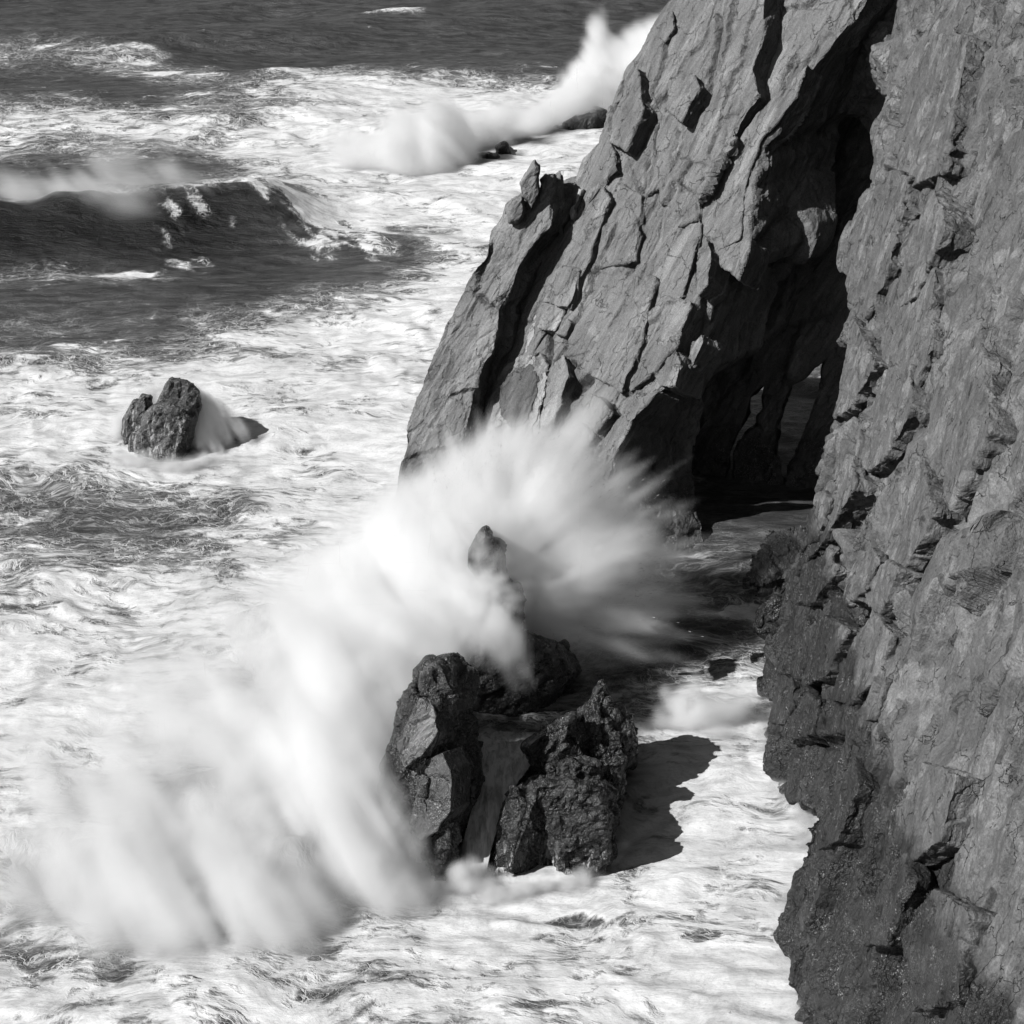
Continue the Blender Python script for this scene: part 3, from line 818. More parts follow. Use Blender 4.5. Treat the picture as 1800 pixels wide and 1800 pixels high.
# swell shoulders farther out
for (ax, ay, aw, al, ah) in [(-70, 330, 5, 40, 2.2), (-10, 345, 5, 30, 1.8), (-62, 300, 4, 14, 1.3), (50, 365, 6, 60, 2.0), (-24, 352, 4, 12, 1.8)]:
    dd = y - ay - .1 * (x - ax)
    h += ah * np.where(dd < 0, np.exp(-(dd / aw) ** 2), np.exp(-(dd / aw / 2.2) ** 2)) * np.exp(-((x - ax) / al) ** 2)
h *= np.where(y < 500, 1, np.exp(-(y - 500) / 900))
h *= smooth(20, 60, y) * smooth(60, 6, np.abs(x) / np.maximum(y, 60) * 10)
fo = foam_cover(px0 + fbm(p2 / np.maximum(y, 60)[:, None] * 30, 3, 31) * 42, py0 + fbm(p2 / np.maximum(y, 60)[:, None] * 36, 3, 32) * 15)


def blob(cx, cy, rx, ry, v, soft=.35):
    global fo
    e = np.hypot((px0 - cx) / rx, (py0 - cy) / ry) + .35 * fbm(np.stack([px0 / rx / .9, py0 / ry / .9], -1) + cx, 3, int(cx))
    m = smooth(1, 1 - soft, e)
    fo = fo * (1 - m) + v * m


blob(720, 42, 42, 16, .72, .8); blob(665, 42, 50, 5, .6); blob(1310, 1082, 44, 20, 1.0, .25); blob(240, 105, 60, 14, .7); blob(285, 132, 40, 6, .95)
blob(455, 128, 50, 5, .8); blob(235, 100, 60, 8, .6); blob(225, 478, 60, 12, .75); 
blob(1010, 1625, 60, 18, .35); blob(1235, 1655, 42, 14, .45); blob(560, 1680, 60, 26, .4); blob(205, 1718, 40, 24, .4); blob(940, 1778, 60, 10, .5); blob(1120, 1715, 50, 18, .6)
blob(1130, 1430, 40, 30, .55)
sk = fbm(np.stack([(x + s_ * .7) / 1.5, s_ / 3.0], -1), 4, 77) + .5 * fbm(np.stack([x / 6, s_ / 5], -1), 2, 78)
fo = fo + smooth(-.3, .3, sk) * .62 * smooth(1.2, .5, np.hypot((px0 - 345) / 80, (py0 - 425 + (px0 - 345) * .2) / 56)) * (y < 300)
fo = fo + smooth(-.3, .25, sk) * .75 * smooth(1.25, .6, np.hypot((px0 - 550) / 150, (py0 - 400 - (px0 - 550) * .28) / 52)) * (y < 300)
fo = fo + .5 * smooth(-14, -30, x) * np.exp(-((s_ - 1.2) / 1.6) ** 2)
fo = np.clip(fo, 0, 1)
fo = np.where(y > 480, 0, fo) * smooth(.9, .42, np.abs(TT.ravel()))
h += fo * .10 * fbm(dirn(pw, 8, 2.2, 1.3), 3, 41)
h += fo * .30 * smooth(.3, .9, fo) * np.abs(fbm(dirn(pw, 20, 4.5, 3), 2, 42))
SEA_H = h
# flow coordinates for the foam, swirled
fl = p2 + 2.3 * np.stack([fbm(p2 / 9, 3, 51), fbm(p2 / 9 + 5, 3, 52)], -1)
fl += .55 * np.stack([fbm(p2 / 2.8, 2, 53), fbm(p2 / 2.8 + 5, 2, 54)], -1)
me = grid_mesh('sea', np.stack([x, y, h], -1), nx, ny, True, {'foam': fo, 'fu': fl[:, 0], 'fv': fl[:, 1], 'clear': 1 - .93 * smooth(-20, -36, x) * np.exp(-((s_ + 5) / 7.5) ** 2)})  # 'clear' scales the water colour down along the breaking wave's front face

m = new_mat('sea_water')
t_ = NT(m)
at = lambda nme: (lambda a: (setattr(a, 'attribute_name', nme), a.outputs['Fac'])[1])(t_.n('ShaderNodeAttribute'))
foam, fu, fv = at('foam'), at('fu'), at('fv')
cx = t_.n('ShaderNodeCombineXYZ'); t_.l(fu, cx.inputs[0]); t_.l(fv, cx.inputs[1])
fc = cx.outputs[0]
pos = t_.n('ShaderNodeNewGeometry').outputs['Position']
st = t_.vmath('MULTIPLY', fc, (.55, 1.0, 1.0))
n0 = t_.noise(t_.vmath('MULTIPLY', fc, (.6, 1.0, 1.0)), .15, 3, .5, .4).outputs[0]
n1 = t_.noise(st, .5, 7, .58, .15).outputs[0]
n2 = t_.noise(st, 1.7, 5, .58, .25).outputs[0]
nl = t_.math('MULTIPLY_ADD', n2, .30, t_.math('MULTIPLY_ADD', n1, .40, t_.math('MULTIPLY', n0, .30)))
nc = t_.math('MULTIPLY_ADD', nl, 2.9, -.95)
# lace: thin threads of foam between dark cells
lw = t_.vmath('ADD', t_.vmath('MULTIPLY', fc, (.6, 1, 1)), t_.vmath('MULTIPLY', t_.noise(fc, .9, 3, .6).outputs['Color'], (1.6, 1.6, 1.6)))
ed = t_.vor(lw, .8, 'DISTANCE_TO_EDGE').outputs['Distance']
ed2 = t_.vor(lw, 2.3, 'DISTANCE_TO_EDGE').outputs['Distance']
lace = t_.math('MAXIMUM', t_.ss(ed, 0, .10, 1, 0), t_.math('MULTIPLY', t_.ss(ed2, 0, .12, 1, 0), .6))
thr = t_.math('MULTIPLY_ADD', foam, -.86, 1.0)
df = t_.math('SUBTRACT', nc, thr)
base = t_.math('MULTIPLY', t_.ss(df, -.16, .20), t_.ss(foam, .0, .06))
lc = t_.math('MULTIPLY', t_.math('MULTIPLY', lace, t_.ss(df, -.55, -.08)), t_.ss(foam, .08, .6, 0, .8))
veil = t_.math('MULTIPLY', t_.ss(foam, .15, .95, 0, .28), t_.ss(n1, .38, .62))
fmask = t_.math('MAXIMUM', base, t_.math('MAXIMUM', lc, veil), clamp=True)
big_ = t_.ss(t_.noise(t_.vmath('MULTIPLY', fc, (.5, 1, 1)), .33, 4, .6, .2).outputs[0], .32, .62, .80, 1.0)
tone = t_.math('MULTIPLY', t_.ss(t_.noise(t_.vmath('MULTIPLY', fc, (.4, 1, 1)), 1.2, 7, .62, .2).outputs[0], .30, .58, .68, 1.0), .92)
tone = t_.math('MULTIPLY', tone, big_)
tone = t_.math('MULTIPLY', tone, t_.ss(t_.noise(t_.vmath('MULTIPLY', fc, (.7, 1, 1)), 6.0, 4, .7).outputs[0], .28, .55, .80, 1.0))
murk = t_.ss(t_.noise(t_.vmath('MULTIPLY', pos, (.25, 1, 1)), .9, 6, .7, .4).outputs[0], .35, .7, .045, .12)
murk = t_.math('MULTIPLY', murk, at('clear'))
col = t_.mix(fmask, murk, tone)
b = t_.n('ShaderNodeBsdfPrincipled')
cc = t_.n('ShaderNodeCombineColor')
for k in range(3): t_.l(col, cc.inputs[k])
t_.l(cc.outputs[0], b.inputs['Base Color'])
t_.l(t_.mix(fmask, .28, .85), b.inputs['Roughness'])
t_.l(t_.mix(fmask, .5, .12), b.inputs['Specular IOR Level'])
b.inputs['IOR'].default_value = 1.33
w1 = t_.noise(t_.vmath('MULTIPLY', pos, (.38, 1, 1)), .8, 8, .68, .3).outputs[0]
hh = t_.math('MULTIPLY_ADD', fmask, .10, t_.math('MULTIPLY', t_.math('MULTIPLY', w1, t_.mix(fmask, 1.0, .3)), .75))
bp = t_.n('ShaderNodeBump'); bp.inputs['Strength'].default_value = .8; bp.inputs['Distance'].default_value = 1.0
t_.l(hh, bp.inputs['Height']); t_.l(bp.outputs[0], b.inputs['Normal'])
o = t_.n('ShaderNodeOutputMaterial'); t_.l(b.outputs[0], o.inputs['Surface'])
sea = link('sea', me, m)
tag(sea, 'open sea with white foam and breaking waves', None, None, 'structure')
print('sea', round(time.time() - T0, 1))

print('tris', sum(len(o.data.polygons) * 2 for o in sc.objects if o.type == 'MESH'))
# ---------------------------------------------------------------- spray: real airborne water as volumes of drifting density
def spray_material(name, dens, aniso=0.0):
    m = new_mat(name)
    t = NT(m)
    p = t.n('ShaderNodeVolumePrincipled')
    p.inputs['Color'].default_value = (.99, .99, .99, 1)
    p.inputs['Density'].default_value = dens
    p.inputs['Anisotropy'].default_value = aniso
    o = t.n('ShaderNodeOutputMaterial'); t.l(p.outputs[0], o.inputs['Volume'])
    return m


def density_object(name, D, lo3, hi3, mat, parent=None):
    """a fog grid whose values are the lattice D[nx, ny, nz]"""
    nx, ny, nz = D.shape
    me = bpy.data.meshes.new(name); me.vertices.add(D.size)
    at = me.attributes.new('spray', 'FLOAT', 'POINT'); at.data.foreach_set('value', np.ascontiguousarray(D, np.float32).ravel())
    ob = link(name, me, mat, None)
    g = bpy.data.node_groups.new(name, 'GeometryNodeTree')
    g.interface.new_socket('Geometry', in_out='INPUT', socket_type='NodeSocketGeometry')
    g.interface.new_socket('Geometry', in_out='OUTPUT', socket_type='NodeSocketGeometry')
    N, L = g.nodes, g.links
    gi, go, vc, pos = N.new('NodeGroupInput'), N.new('NodeGroupOutput'), N.new('GeometryNodeVolumeCube'), N.new('GeometryNodeInputPosition')
    vc.inputs['Min'].default_value = lo3; vc.inputs['Max'].default_value = hi3
    for k, a in enumerate('XYZ'): vc.inputs['Resolution ' + a].default_value = D.shape[k]
    v = pos.outputs[0]
    for op, b in (('SUBTRACT', lo3), ('MULTIPLY', tuple((D.shape[k] - 1) / (hi3[k] - lo3[k]) for k in range(3))), ('ADD', (.5, .5, .5)), ('FLOOR', (0, 0, 0)), ('DOT_PRODUCT', (ny * nz, nz, 1))):
        n = N.new('ShaderNodeVectorMath'); n.operation = op; L.new(v, n.inputs[0])
        if op != 'FLOOR': n.inputs[1].default_value = b
        v = n.outputs['Value'] if op == 'DOT_PRODUCT' else n.outputs[0]
    si = N.new('GeometryNodeSampleIndex'); si.data_type = 'FLOAT'; si.clamp = True
    na = N.new('GeometryNodeInputNamedAttribute'); na.data_type = 'FLOAT'; na.inputs['Name'].default_value = 'spray'
    L.new(gi.outputs[0], si.inputs['Geometry']); L.new(na.outputs['Attribute'], si.inputs['Value']); L.new(v, si.inputs['Index']); L.new(si.outputs[0], vc.inputs['Density'])
    sm = N.new('GeometryNodeSetMaterial'); sm.inputs['Material'].default_value = mat
    L.new(vc.outputs[0], sm.inputs[0]); L.new(sm.outputs[0], go.inputs[0])
    ob.modifiers.new('grid', 'NODES').node_group = g
    return ob


def puffs_to_grid(puffs, vox, pad=2.5, zmin=-0.5, cap=1.0):
    C = np.array([p[0] for p in puffs]); ext = np.array([max(p[2], p[3]) for p in puffs]) * 1.6
    lo3 = (C - ext[:, None]).min(0) - pad * .3; hi3 = (C + ext[:, None]).max(0) + pad * .3
    lo3[2] = max(lo3[2], zmin)
    n = np.maximum(4, np.ceil((hi3 - lo3) / vox).astype(int))
    hi3 = lo3 + n * vox
    ax = [lo3[k] + (np.arange(n[k]) + .0) * vox for k in range(3)]
    D = np.zeros(tuple(n), np.float32)
    for c, d, sl, sw, a in puffs:
        d = np.array(d, float); d /= np.linalg.norm(d)
        half = 2.2 * np.sqrt((sl * d) ** 2 + sw ** 2)
        i0 = np.maximum(0, ((c - half - lo3) / vox).astype(int)); i1 = np.minimum(n, ((c + half - lo3) / vox).astype(int) + 2)
        if (i1 <= i0).any(): continue
        X = (ax[0][i0[0]:i1[0]] - c[0])[:, None, None]; Y = (ax[1][i0[1]:i1[1]] - c[1])[None, :, None]; Z = (ax[2][i0[2]:i1[2]] - c[2])[None, None, :]
        al = X * d[0] + Y * d[1] + Z * d[2]
        r2 = X * X + Y * Y + Z * Z - al * al
        D[i0[0]:i1[0], i0[1]:i1[1], i0[2]:i1[2]] += a * np.exp(-(al / sl) ** 2 - r2 / sw ** 2)
    D = np.where(D > .012, D, 0)
    return D, tuple(float(v) for v in lo3), tuple(float(v) for v in hi3)


def lattice_points(D, lo3, hi3):
    g = [np.linspace(lo3[k], hi3[k], D.shape[k]) for k in range(3)]
    return np.stack(np.meshgrid(*g, indexing='ij'), -1).reshape(-1, 3).astype(np.float32)


def jet(rng, a, b, n, spread0, spread1, sl, sw, dens, t0=0.0, t1=1.0, bias=1.0, sag=0.0):
    """n streaks thrown from a to b (points of the place), opening from spread0 to spread1"""
    a, b = np.array(a, float), np.array(b, float)
    out = []
    off0 = None
    for _ in range(n):
        u = t0 + (t1 - t0) * rng.random() ** bias
        o = np.array([rng.gauss(0, 1) for _ in range(3)])
        e = b + o * spread1; s = a + o * spread0
        c = s + (e - s) * u + np.array([0, 0, sag * 4 * u * (1 - u)])
        d = (e - s) + np.array([0, 0, sag * 4 * (1 - 2 * u)])
        k = rng.uniform(.6, 1.5)
        out.append((c, d, sl * k, sw * rng.uniform(.6, 1.4), dens * rng.uniform(.5, 1.4)))
    return out


def along(q, d, sp, sa, seed, oct=3):
    '''noise drawn out along the direction of flight d'''
    d = np.array(d, np.float32); d /= np.linalg.norm(d)
    a = q @ d
    return fbm((q - a[:, None] * d) / sp + (a / sa)[:, None] * np.array([1, .6, .3], np.float32), oct, seed, .55)


rg = random.Random(5)
G = lambda px, py, y: A(px, py, y)
P_ = []
# fan thrown to the right behind the spire
org = G(835, 1060, 108)
for (ex, ey, yy, n, dn) in [(760, 860, 112, 26, .5), (805, 842, 113, 26, .6), (860, 832, 114, 30, .7), (915, 835, 114, 34, .8), (965, 845, 114, 36, .9), (1010, 862, 114, 36, .9), (1050, 888, 114, 34, .9),
                            (1080, 915, 113, 34, .8), (1100, 965, 112, 32, .7), (1122, 1010, 112, 28, .6), (1145, 1050, 111, 26, .5), (1125, 1090, 110, 24, .4), (1080, 1120, 109, 22, .34),
                            (1020, 1130, 108, 16, .22)]:
    P_ += jet(rg, org, G(ex, ey, yy), int(n * 2.4), .9, 1.2, 1.9, .30, dn * .95, .30, 1.04, .62)
for (ex, ey, yy) in [(900, 850, 112), (950, 880, 112), (1000, 900, 112), (1040, 950, 112), (960, 950, 111), (1000, 1000, 110)]:
    P_ += jet(rg, org, G(ex, ey, yy), 22, 1.0, 1.7, 2.2, 1.1, .42, .30, 1.0)
# body left of the spire, rising over the wave and curling over the flat-topped stack
for (cx_, cy_, yy, rp, n, dn) in [(800, 900, 110, 2.4, 22, .35), (740, 940, 109, 2.8, 26, .4), (680, 980, 108, 3.0, 26, .4), (790, 1000, 106, 2.2, 24, .4), (740, 1060, 104, 2.2, 24, .42),
                                  (650, 1080, 103, 3.0, 26, .42), (580, 1020, 110, 3.4, 16, .25), (520, 1080, 109, 3.4, 16, .22), (820, 870, 112, 1.8, 14, .4)]:
    c = G(cx_, cy_, yy)
    P_ += jet(rg, c + np.array([-3, -1, -1.5]), c + np.array([3, 1, 1.2]), n, rp * .5, rp * .55, 2.6, 1.0, dn * .7)
for (ax_, ay_, bx_, by_, y0_, y1_, n, dn) in [(790, 1000, 905, 1170, 104, 97, 34, .5), (770, 1040, 870, 1130, 102, 97, 26, .5), (740, 1060, 800, 1150, 101, 96, 20, .42), (660, 1080, 770, 1150, 100, 94, 24, .4),
                                              (650, 1120, 730, 1190, 98, 93, 20, .4)]:
    P_ += jet(rg, G(ax_, ay_, y0_), G(bx_, by_, y1_), n, .9, .8, 1.5, .55, dn * .6, .1, 1.0, 1.0, .5)
# the great white bank along the left of the stacks
for (cx_, cy_, yy, rp, n, dn) in [(640, 1180, 97, 2.2, 24, .5), (630, 1260, 95, 2.0, 24, .5), (620, 1340, 92, 2.0, 24, .5), (620, 1420, 89, 2.0, 24, .45), (620, 1500, 86.5, 1.7, 20, .4), (560, 1180, 101, 3, 20, .4),
                                  (540, 1300, 96, 3, 20, .4), (540, 1420, 90, 2.6, 20, .36), (520, 1520, 86, 2.2, 18, .3), (440, 1500, 87, 2.6, 18, .28), (380, 1580, 83, 2.2, 16, .28), (300, 1500, 87, 2.8, 14, .22),
                                  (240, 1560, 84, 2.4, 12, .2), (320, 1640, 81, 1.6, 14, .3), (450, 1620, 82, 1.8, 16, .3), (220, 1420, 92, 3, 10, .15), (110, 1520, 86, 3.5, 12, .2), (20, 1500, 86, 3.5, 10, .2), (300, 1380, 93, 3.4, 20, .3), (400, 1300, 97, 3.4, 20, .3), (340, 1560, 84, 2.6, 16, .24), (240, 1640, 81.5, 1.8, 14, .26), (180, 1480, 89, 3, 12, .2), (420, 1400, 92, 3, 14, .2), (380, 1680, 80, 1.4, 12, .25), (640, 1300, 91, 1.8, 20, .5), (660, 1220, 93, 1.6, 18, .5), (655, 1440, 86.5, 1.4, 18, .5), (665, 1530, 84, 1.1, 16, .5), (560, 1620, 82, 1.3, 16, .4), (480, 1660, 80.5, 1.2, 14, .35),
                                  (200, 1300, 97, 3.2, 10, .12), (180, 1600, 83, 2.2, 12, .26), (60, 1620, 82, 2.5, 12, .26), (300, 1680, 79.5, 1.3, 14, .3), (220, 1690, 79.5, 1.4, 12, .28), (420, 1700, 79, 1.1, 12, .25), (520, 1690, 79.2, 1.0, 10, .25), (280, 1250, 100, 3.2, 18, .26), (360, 1180, 104, 3.2, 18, .26),
                                  (460, 1200, 101, 3.0, 16, .22), (420, 1080, 110, 3.0, 12, .16), (480, 1340, 94, 2.6, 16, .28), (120, 1400, 92, 3.4, 14, .26), (200, 1340, 95, 3.2, 14, .26), (470, 1140, 105, 3.0, 16, .26), (240, 1480, 88, 2.8, 16, .3)]:
    c = G(cx_, cy_, yy)
    P_ += jet(rg, c + np.array([-1.6, .6, 1.6]), c + np.array([1.4, -.6, -1.6]), n, rp * .55, rp * .55, 2.0, .95, dn * .62)
t0_ = time.time()
c = G(858, 985, 101.5); P_ += jet(rg, c + np.array([-1.5, 0, 1.5]), c + np.array([.8, 0, -1.5]), 16, .5, .6, 1.2, .6, .16)
D, l3, h3 = puffs_to_grid(P_, .22)
q = lattice_points(D, l3, h3)
Dm = D.ravel() > 0
qq = q[Dm]
o_ = qq - org.astype(np.float32)
rr_ = np.linalg.norm(o_, axis=1) + 1e-3
pol = np.stack([o_[:, 0] / rr_ * 15, o_[:, 1] / rr_ * 15, o_[:, 2] / rr_ * 15], -1) + (rr_ * .14)[:, None]
st_ = fbm(pol, 3, 301, .6)
cl_ = along(qq, (.62, -.35, -.55), 1.9, 8.0, 302)
right_ = smooth(-8, -2, qq[:, 0])
fac = np.clip(1.1 + 1.7 * st_ * (.35 + .65 * right_) + 1.5 * cl_ * (1.3 - .8 * right_) + .6 * along(qq, (.62, -.35, -.55), .7, 4.5, 303, 2) * (1 - right_) + .35 * fbm(qq / 1.1, 2, 304), .03, 2.8)
Df = D.ravel().copy()
Df[Dm] *= fac
Df = np.clip((Df - .05) * 1.25, 0, 1.4)
D = Df.reshape(D.shape)
print('burst grid', D.shape, round(time.time() - t0_, 1))
M_SPRAY = spray_material('spray', .95)
burst = density_object('sea_spray', D, l3, h3, M_SPRAY)
tag(burst, 'huge white burst of spray over the sea stacks, fanning right against the dark cave', 'spray', None, 'stuff')

# far spray climbing the edge of the cliff
rg = random.Random(8)
P_ = []
for (ax_, ay_, bx_, by_, yy, n, s0, s1, dn) in [(900, 262, 1010, 190, 266, 60, 1.6, 2.6, .5), (960, 235, 1060, 175, 276, 60, 1.6, 2.4, .5), (850, 262, 930, 225, 258, 50, 1.6, 2.0, .45), (700, 260, 720, 335, 240, 50, 1.8, 1.5, .4), (760, 262, 775, 330, 240, 50, 1.8, 1.4, .4),
                                                (640, 275, 700, 300, 240, 30, 1.8, 1.6, .3), (800, 265, 810, 310, 242.5, 40, 1.4, 1.4, .4), (960, 250, 1050, 120, 276, 40, 2, 2.4, .3), (1000, 200, 1110, 112, 278, 50, 2.4, 2.6, .4), (1050, 170, 1155, 100, 280, 50, 2.4, 2.8, .5), (1060, 190, 1180, 125, 280, 50, 2.4, 2.8, .5),
                                                (930, 250, 1040, 172, 276, 50, 2, 3, .4), (880, 260, 960, 215, 262, 40, 2, 2.5, .3), (1035, 120, 1046, 62, 278, 16, .8, 1.0, .26),
                                                (1100, 120, 1195, 75, 276, 40, 2.4, 3, .45), (750, 240, 880, 240, 250, 40, 2.2, 2.4, .3), (720, 250, 760, 310, 244, 36, 2, 1.6, .35), (780, 250, 800, 310, 242, 36, 1.6, 1.6, .35),
                                                (850, 240, 830, 262, 252, 20, 1.2, 1.2, .3), (700, 290, 740, 320, 238, 20, 1.6, 1.2, .3)]:
    P_ += jet(rg, G(ax_, ay_, yy), G(bx_, by_, yy), n, s0 * .5, s1 * .6, 3.2, 1.1, dn * .5)
D, l3, h3 = puffs_to_grid(P_, .45)
q = lattice_points(D, l3, h3)
D = (D.ravel() * np.clip(1 + 1.8 * along(q, (-.5, .1, .8), 2.2, 9, 311) + .9 * along(q, (-.5, .1, .8), .8, 4, 312), .05, 2.6)).reshape(D.shape)
D = np.clip((D - .05) * 1.3, 0, 1.4)
fs = density_object('sea_spray', D, l3, h3, spray_material('spray_far', 1.7))
tag(fs, 'far white plume of spray thrown up behind the rock ledge at the cliff edge', 'spray', None, 'stuff')

# wind-blown crest of the breaking wave
P_ = []
for i in range(16):
    px_ = 40 + i * 30
    c = np.array([(px_ - 900) / 900 * TF * 218, 213.0 + .1 * ((px_ - 180) * .065), 4.1 - .9 * max(0, (px_ - 300) / 60)])
    P_ += jet(rg, c, c + np.array([-3.0, 3.0, .7 + .9 * math.sin(i * 1.7)]), 24, .6, 1.0, 1.9, .42, .26 * (.9 + .4 * math.sin(i * 2.3)))
c = G(195, 330, 212); P_ += jet(rg, c, c + np.array([-3, 1, 1]), 16, 1.5, 2, 2, 1.2, .2)
c = G(320, 325, 216); P_ += jet(rg, c, c + np.array([-2, 1, 1]), 14, 1.2, 1.5, 1.6, .9, .25)
D, l3, h3 = puffs_to_grid(P_, .4, zmin=1.0)
fs = density_object('sea_spray', np.clip(D - .02, 0, 1), l3, h3, spray_material('spray_crest', 1.0))
tag(fs, 'wispy spray blown off the crest of the dark breaking wave at left', 'spray', None, 'stuff')

# small puff beside the shaded channel
P_ = []
c = W(1200, 1285) + np.array([0, 0, .0])
P_ += jet(rg, c + np.array([-1.5, 0, 0]), c + np.array([3, .3, .2]), 40, .3, .6, .9, .35, .5)
P_ += jet(rg, c, c + np.array([.2, .8, 1.7]), 26, .6, .7, .5, .35, .5) + jet(rg, c, c + np.array([2.8, .8, .8]), 18, .3, .7, .9, .35, .5)
D, l3, h3 = puffs_to_grid(P_, .16)
fs = density_object('sea_spray', np.clip(D - .02, 0, 1), l3, h3, spray_material('spray_small', 3.0))
tag(fs, 'small white puff of spray on the water between the pointed stack and the right cliff', 'spray', None, 'stuff')

# veils running off the offshore rock
P_ = []
for (ax_, ay_, bx_, by_, y0_, y1_, n) in [(352, 705, 405, 790, 149, 148, 40), (352, 720, 385, 815, 148, 146, 40), (350, 735, 372, 812, 149.5, 146.5, 40), (345, 750, 345, 820, 149, 146, 24), (230, 745, 195, 810, 150.5, 148, 26), (262, 700, 232, 760, 150, 149, 12)]:
    P_ += jet(rg, G(ax_, ay_, y0_), G(bx_, by_, y1_), int(n * 1.6), .25, .8, 1.0, .3, .5, 0, 1, 1, .35)
D, l3, h3 = puffs_to_grid(P_, .2)
q = lattice_points(D, l3, h3)
D = (D.ravel() * np.clip(1 + 2.2 * along(q, (.45, -.1, -.88), .45, 5, 321), .1, 2.4)).reshape(D.shape)
fs = density_object('sea_spray', np.clip(D - .02, 0, 1), l3, h3, spray_material('spray_veil', 2.4))
tag(fs, 'white veils of water spilling off both flanks of the small offshore rock', 'spray', None, 'stuff')
# churned wash along the feet of the rocks
rg = random.Random(77)
P_ = []
def wash(pts, h_, n, sw=.22, dn=.5):
    for (a, b) in zip(pts[:-1], pts[1:]):
        A_, B_ = W(*a), W(*b)
        for _ in range(n):
            u = rg.random()
            c = A_ + (B_ - A_) * u + np.array([rg.gauss(0, .35), rg.gauss(0, .35), abs(rg.gauss(0, h_ * .5))])
            P_.append((c, (rg.gauss(0, 1), rg.gauss(0, .6), .6), .5 * rg.uniform(.5, 1.4), sw * rg.uniform(.7, 1.5), dn * rg.uniform(.4, 1.3)))
wash([(690, 1540), (735, 1572), (780, 1578), (820, 1562), (860, 1585), (905, 1582)], .5, 26)
wash([(905, 1582), (960, 1570), (1030, 1550), (1080, 1500)], .5, 26)
wash([(1345, 1340), (1372, 1400), (1400, 1420), (1420, 1460), (1408, 1520), (1375, 1620), (1375, 1680), (1395, 1740), (1405, 1800)], .45, 18)
wash([(1335, 1240), (1345, 1340)], .5, 20); wash([(1345, 1110), (1375, 1120)], .4, 8)
wash([(800, 1562), (850, 1566)], 1.1, 40, .26, .7)
D, l3, h3 = puffs_to_grid(P_, .14)
fs = density_object('surf_wash', np.clip(D - .02, 0, 1), l3, h3, spray_material('spray_wash', 2.6))
tag(fs, 'churned white wash along the feet of the front stacks and the right cliff', 'foam', None, 'stuff')
P_ = []
wash([(205, 812), (240, 822), (290, 832), (330, 832), (380, 815)], .6, 20, .35)
D, l3, h3 = puffs_to_grid(P_, .22)
fs = density_object('surf_wash', np.clip(D - .02, 0, 1), l3, h3, spray_material('spray_wash_far', 2.0))
tag(fs, 'ring of white wash round the foot of the small offshore rock', 'foam', None, 'stuff')
# strings of water torn off the rim of the burst
rg = random.Random(99)
V, Fq = [], []
for (ex, ey, yy) in [(790, 812, 112), (830, 795, 113), (880, 785, 114), (930, 788, 114), (985, 805, 114), (1035, 835, 114), (1075, 870, 114), (1108, 915, 113), (1130, 960, 112), (1150, 1010, 112), (1165, 1055, 111), (1150, 1100, 110), (1090, 1140, 109)]:
    e = G(ex, ey, yy); o0 = org
    for _ in range(260):
        p = e + np.array([rg.gauss(0, 1.3), rg.gauss(0, .9), rg.gauss(0, 1.1)])
        d = p - o0; d /= np.linalg.norm(d)
        p = p - d * abs(rg.gauss(0, 2.2))
        L = .03 + .22 * rg.random() ** 2; r = rg.uniform(.010, .022)
        s1_ = np.cross(d, [0, 0, 1.0]); s1_ /= np.linalg.norm(s1_); s2_ = np.cross(d, s1_)
        b0 = len(V)
        V += [p - d * L, p + d * L * .6, p + s1_ * r, p - s1_ * r * .5 + s2_ * r, p - s1_ * r * .5 - s2_ * r]
        Fq += [(b0, b0 + 3, b0 + 2), (b0, b0 + 4, b0 + 3), (b0, b0 + 2, b0 + 4), (b0 + 1, b0 + 2, b0 + 3), (b0 + 1, b0 + 3, b0 + 4), (b0 + 1, b0 + 4, b0 + 2)]
DROPS = (np.array(V), np.array(Fq))
print('spray', round(time.time() - T0, 1))

# ---------------------------------------------------------------- white water bodies
m = new_mat('white_water')
t_ = NT(m)
pos = t_.n('ShaderNodeNewGeometry').outputs['Position']
ss_ = t_.vmath('MULTIPLY', pos, (1, .5, .35))
tn = t_.ss(t_.noise(ss_, .7, 6, .6, .8).outputs[0], .3, .65, .5, .68)
b = t_.n('ShaderNodeBsdfPrincipled')
cc = t_.n('ShaderNodeCombineColor')
for k in range(3): t_.l(tn, cc.inputs[k])
t_.l(cc.outputs[0], b.inputs['Base Color'])
b.inputs['Roughness'].default_value = .9; b.inputs['Specular IOR Level'].default_value = .1
bp = t_.n('ShaderNodeBump'); bp.inputs['Strength'].default_value = .5; bp.inputs['Distance'].default_value = .4
t_.l(t_.noise(ss_, 1.1, 6, .6, .8).outputs[0], bp.inputs['Height']); t_.l(bp.outputs[0], b.inputs['Normal'])
o = t_.n('ShaderNodeOutputMaterial'); t_.l(b.outputs[0], o.inputs['Surface'])
M_WHITE = m

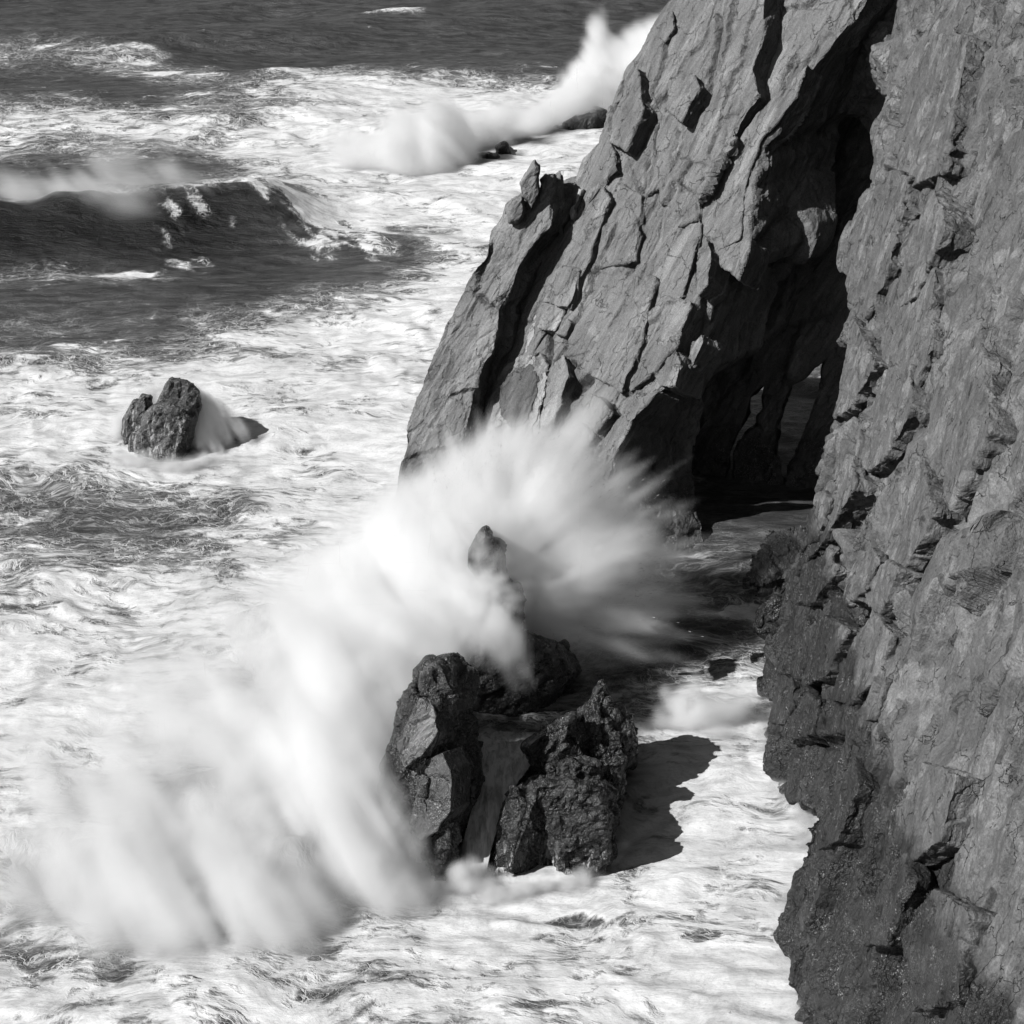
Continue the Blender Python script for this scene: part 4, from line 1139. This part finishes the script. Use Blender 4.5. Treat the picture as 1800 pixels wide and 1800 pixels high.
tag(link('water_drops', raw_mesh('water_drops', DROPS[0], DROPS[1]), M_WHITE), 'bright strings and drops of water at the rim of the big burst', 'spray', None, 'stuff')
mx, my = np.meshgrid(np.linspace(-38, 0, 230), np.linspace(74, 126, 300))
H = np.zeros(mx.size); X_, Y_ = mx.ravel(), my.ravel()
for (cx_, cy_, r_, h_) in [(640, 1290, 5.0, 4.2), (600, 1400, 5.0, 4.2), (590, 1500, 4.2, 3.2), (560, 1180, 6.5, 3.6), (650, 1150, 5.0, 4.5), (480, 1560, 4.6, 2.8), (360, 1620, 4.2, 2.2), (420, 1420, 6.5, 2.4),
                           (240, 1560, 6.0, 1.6), (60, 1500, 8, 1.5), (720, 1120, 4.0, 4.0), (500, 1100, 7, 2.0)]:
    c = W(cx_, cy_)
    H = np.maximum(H, h_ * np.exp(-((X_ - c[0]) ** 2 + (Y_ - c[1]) ** 2) / r_ ** 2)) * .5 + .5 * (H + h_ * .5 * np.exp(-((X_ - c[0]) ** 2 + (Y_ - c[1]) ** 2) / r_ ** 2))
pp = np.stack([X_, Y_], -1)
H = H * (1 + .22 * fbm(pp / 4.5, 3, 401)) + .18 * smooth(1.2, 2.6, H) * fbm(pp / 1.8, 2, 402)
edge_ = np.minimum(np.minimum(X_ + 38, 0 - X_), np.minimum(Y_ - 74, 126 - Y_))
H = (H + .0) * smooth(0, 3, edge_) - 1.0
me = grid_mesh('breaking_wave', np.stack([X_, Y_, H], -1), 230, 300)
tag(link('breaking_wave', me, M_WHITE), 'bank of broken white water piling up left of the flat-topped stack', 'wave')

# raised water between the two front stacks and the thin fall that drains it
n_ = 60
rows = []
for k in range(150):
    v = k / 149
    if v < .5:
        s_ = v / .5
        z = 3.0 * smooth(0, .8, s_) - .2; yy = 104 - 13.2 * s_
        xl, xr = -6.5 + 3.6 * s_ ** 1.5, 3.2 - 3.2 * s_ ** 2
        a_, b_ = np.array([xl, yy, z]), np.array([xr, yy, z])
    else:
        s_ = (v - .5) / .5
        z = 2.8 * (1 - s_ ** 1.35) - .12 - .6 * smooth(.78, 1, s_); yy = 90.8 - 5.9 * s_
        pl = 842 - 46 * s_ ** .9; pr = 915 - 68 * s_ ** .6
        a_, b_ = A(pl, 1400, yy), A(pr, 1400, yy)
        a_[2] = b_[2] = z
        zc = yy * CP + (60 - z) * SP
        a_[0] = (pl - 900) / 900 * TF * zc; b_[0] = (pr - 900) / 900 * TF * zc
    for j in range(n_):
        w_ = j / (n_ - 1)
        p = a_ + (b_ - a_) * w_
        rows.append(p + np.array([0, 0, (.22 if v > .5 else .05) * math.sin(math.pi * w_)]))
Pf = np.array(rows); Pf[:, 2] += .16 * fbm(Pf[:, :2] * np.array([1.6, .7]), 4, 411)
me = grid_mesh('waterfall', Pf, n_, 150)
m = new_mat('falling_water'); t_ = NT(m)
pos = t_.n('ShaderNodeNewGeometry').outputs['Position']
sv = t_.vmath('MULTIPLY', pos, (2.2, .45, .5))
b = t_.n('ShaderNodeBsdfPrincipled'); cc = t_.n('ShaderNodeCombineColor')
tn = t_.ss(t_.noise(sv, 1.2, 6, .65, .6).outputs[0], .34, .62, .42, .94)
for k in range(3): t_.l(tn, cc.inputs[k])
t_.l(cc.outputs[0], b.inputs['Base Color']); b.inputs['Roughness'].default_value = .6
t_.l(t_.ss(t_.noise(sv, 1.0, 5, .6, .3).outputs[0], .30, .48, .55, 1), b.inputs['Alpha'])
o = t_.n('ShaderNodeOutputMaterial'); t_.l(b.outputs[0], o.inputs['Surface'])
tag(link('waterfall', me, m), 'thin white fall draining between the two front sea stacks', 'waterfall')
print('white water', round(time.time() - T0, 1))
print('script time', round(time.time() - T0, 1))
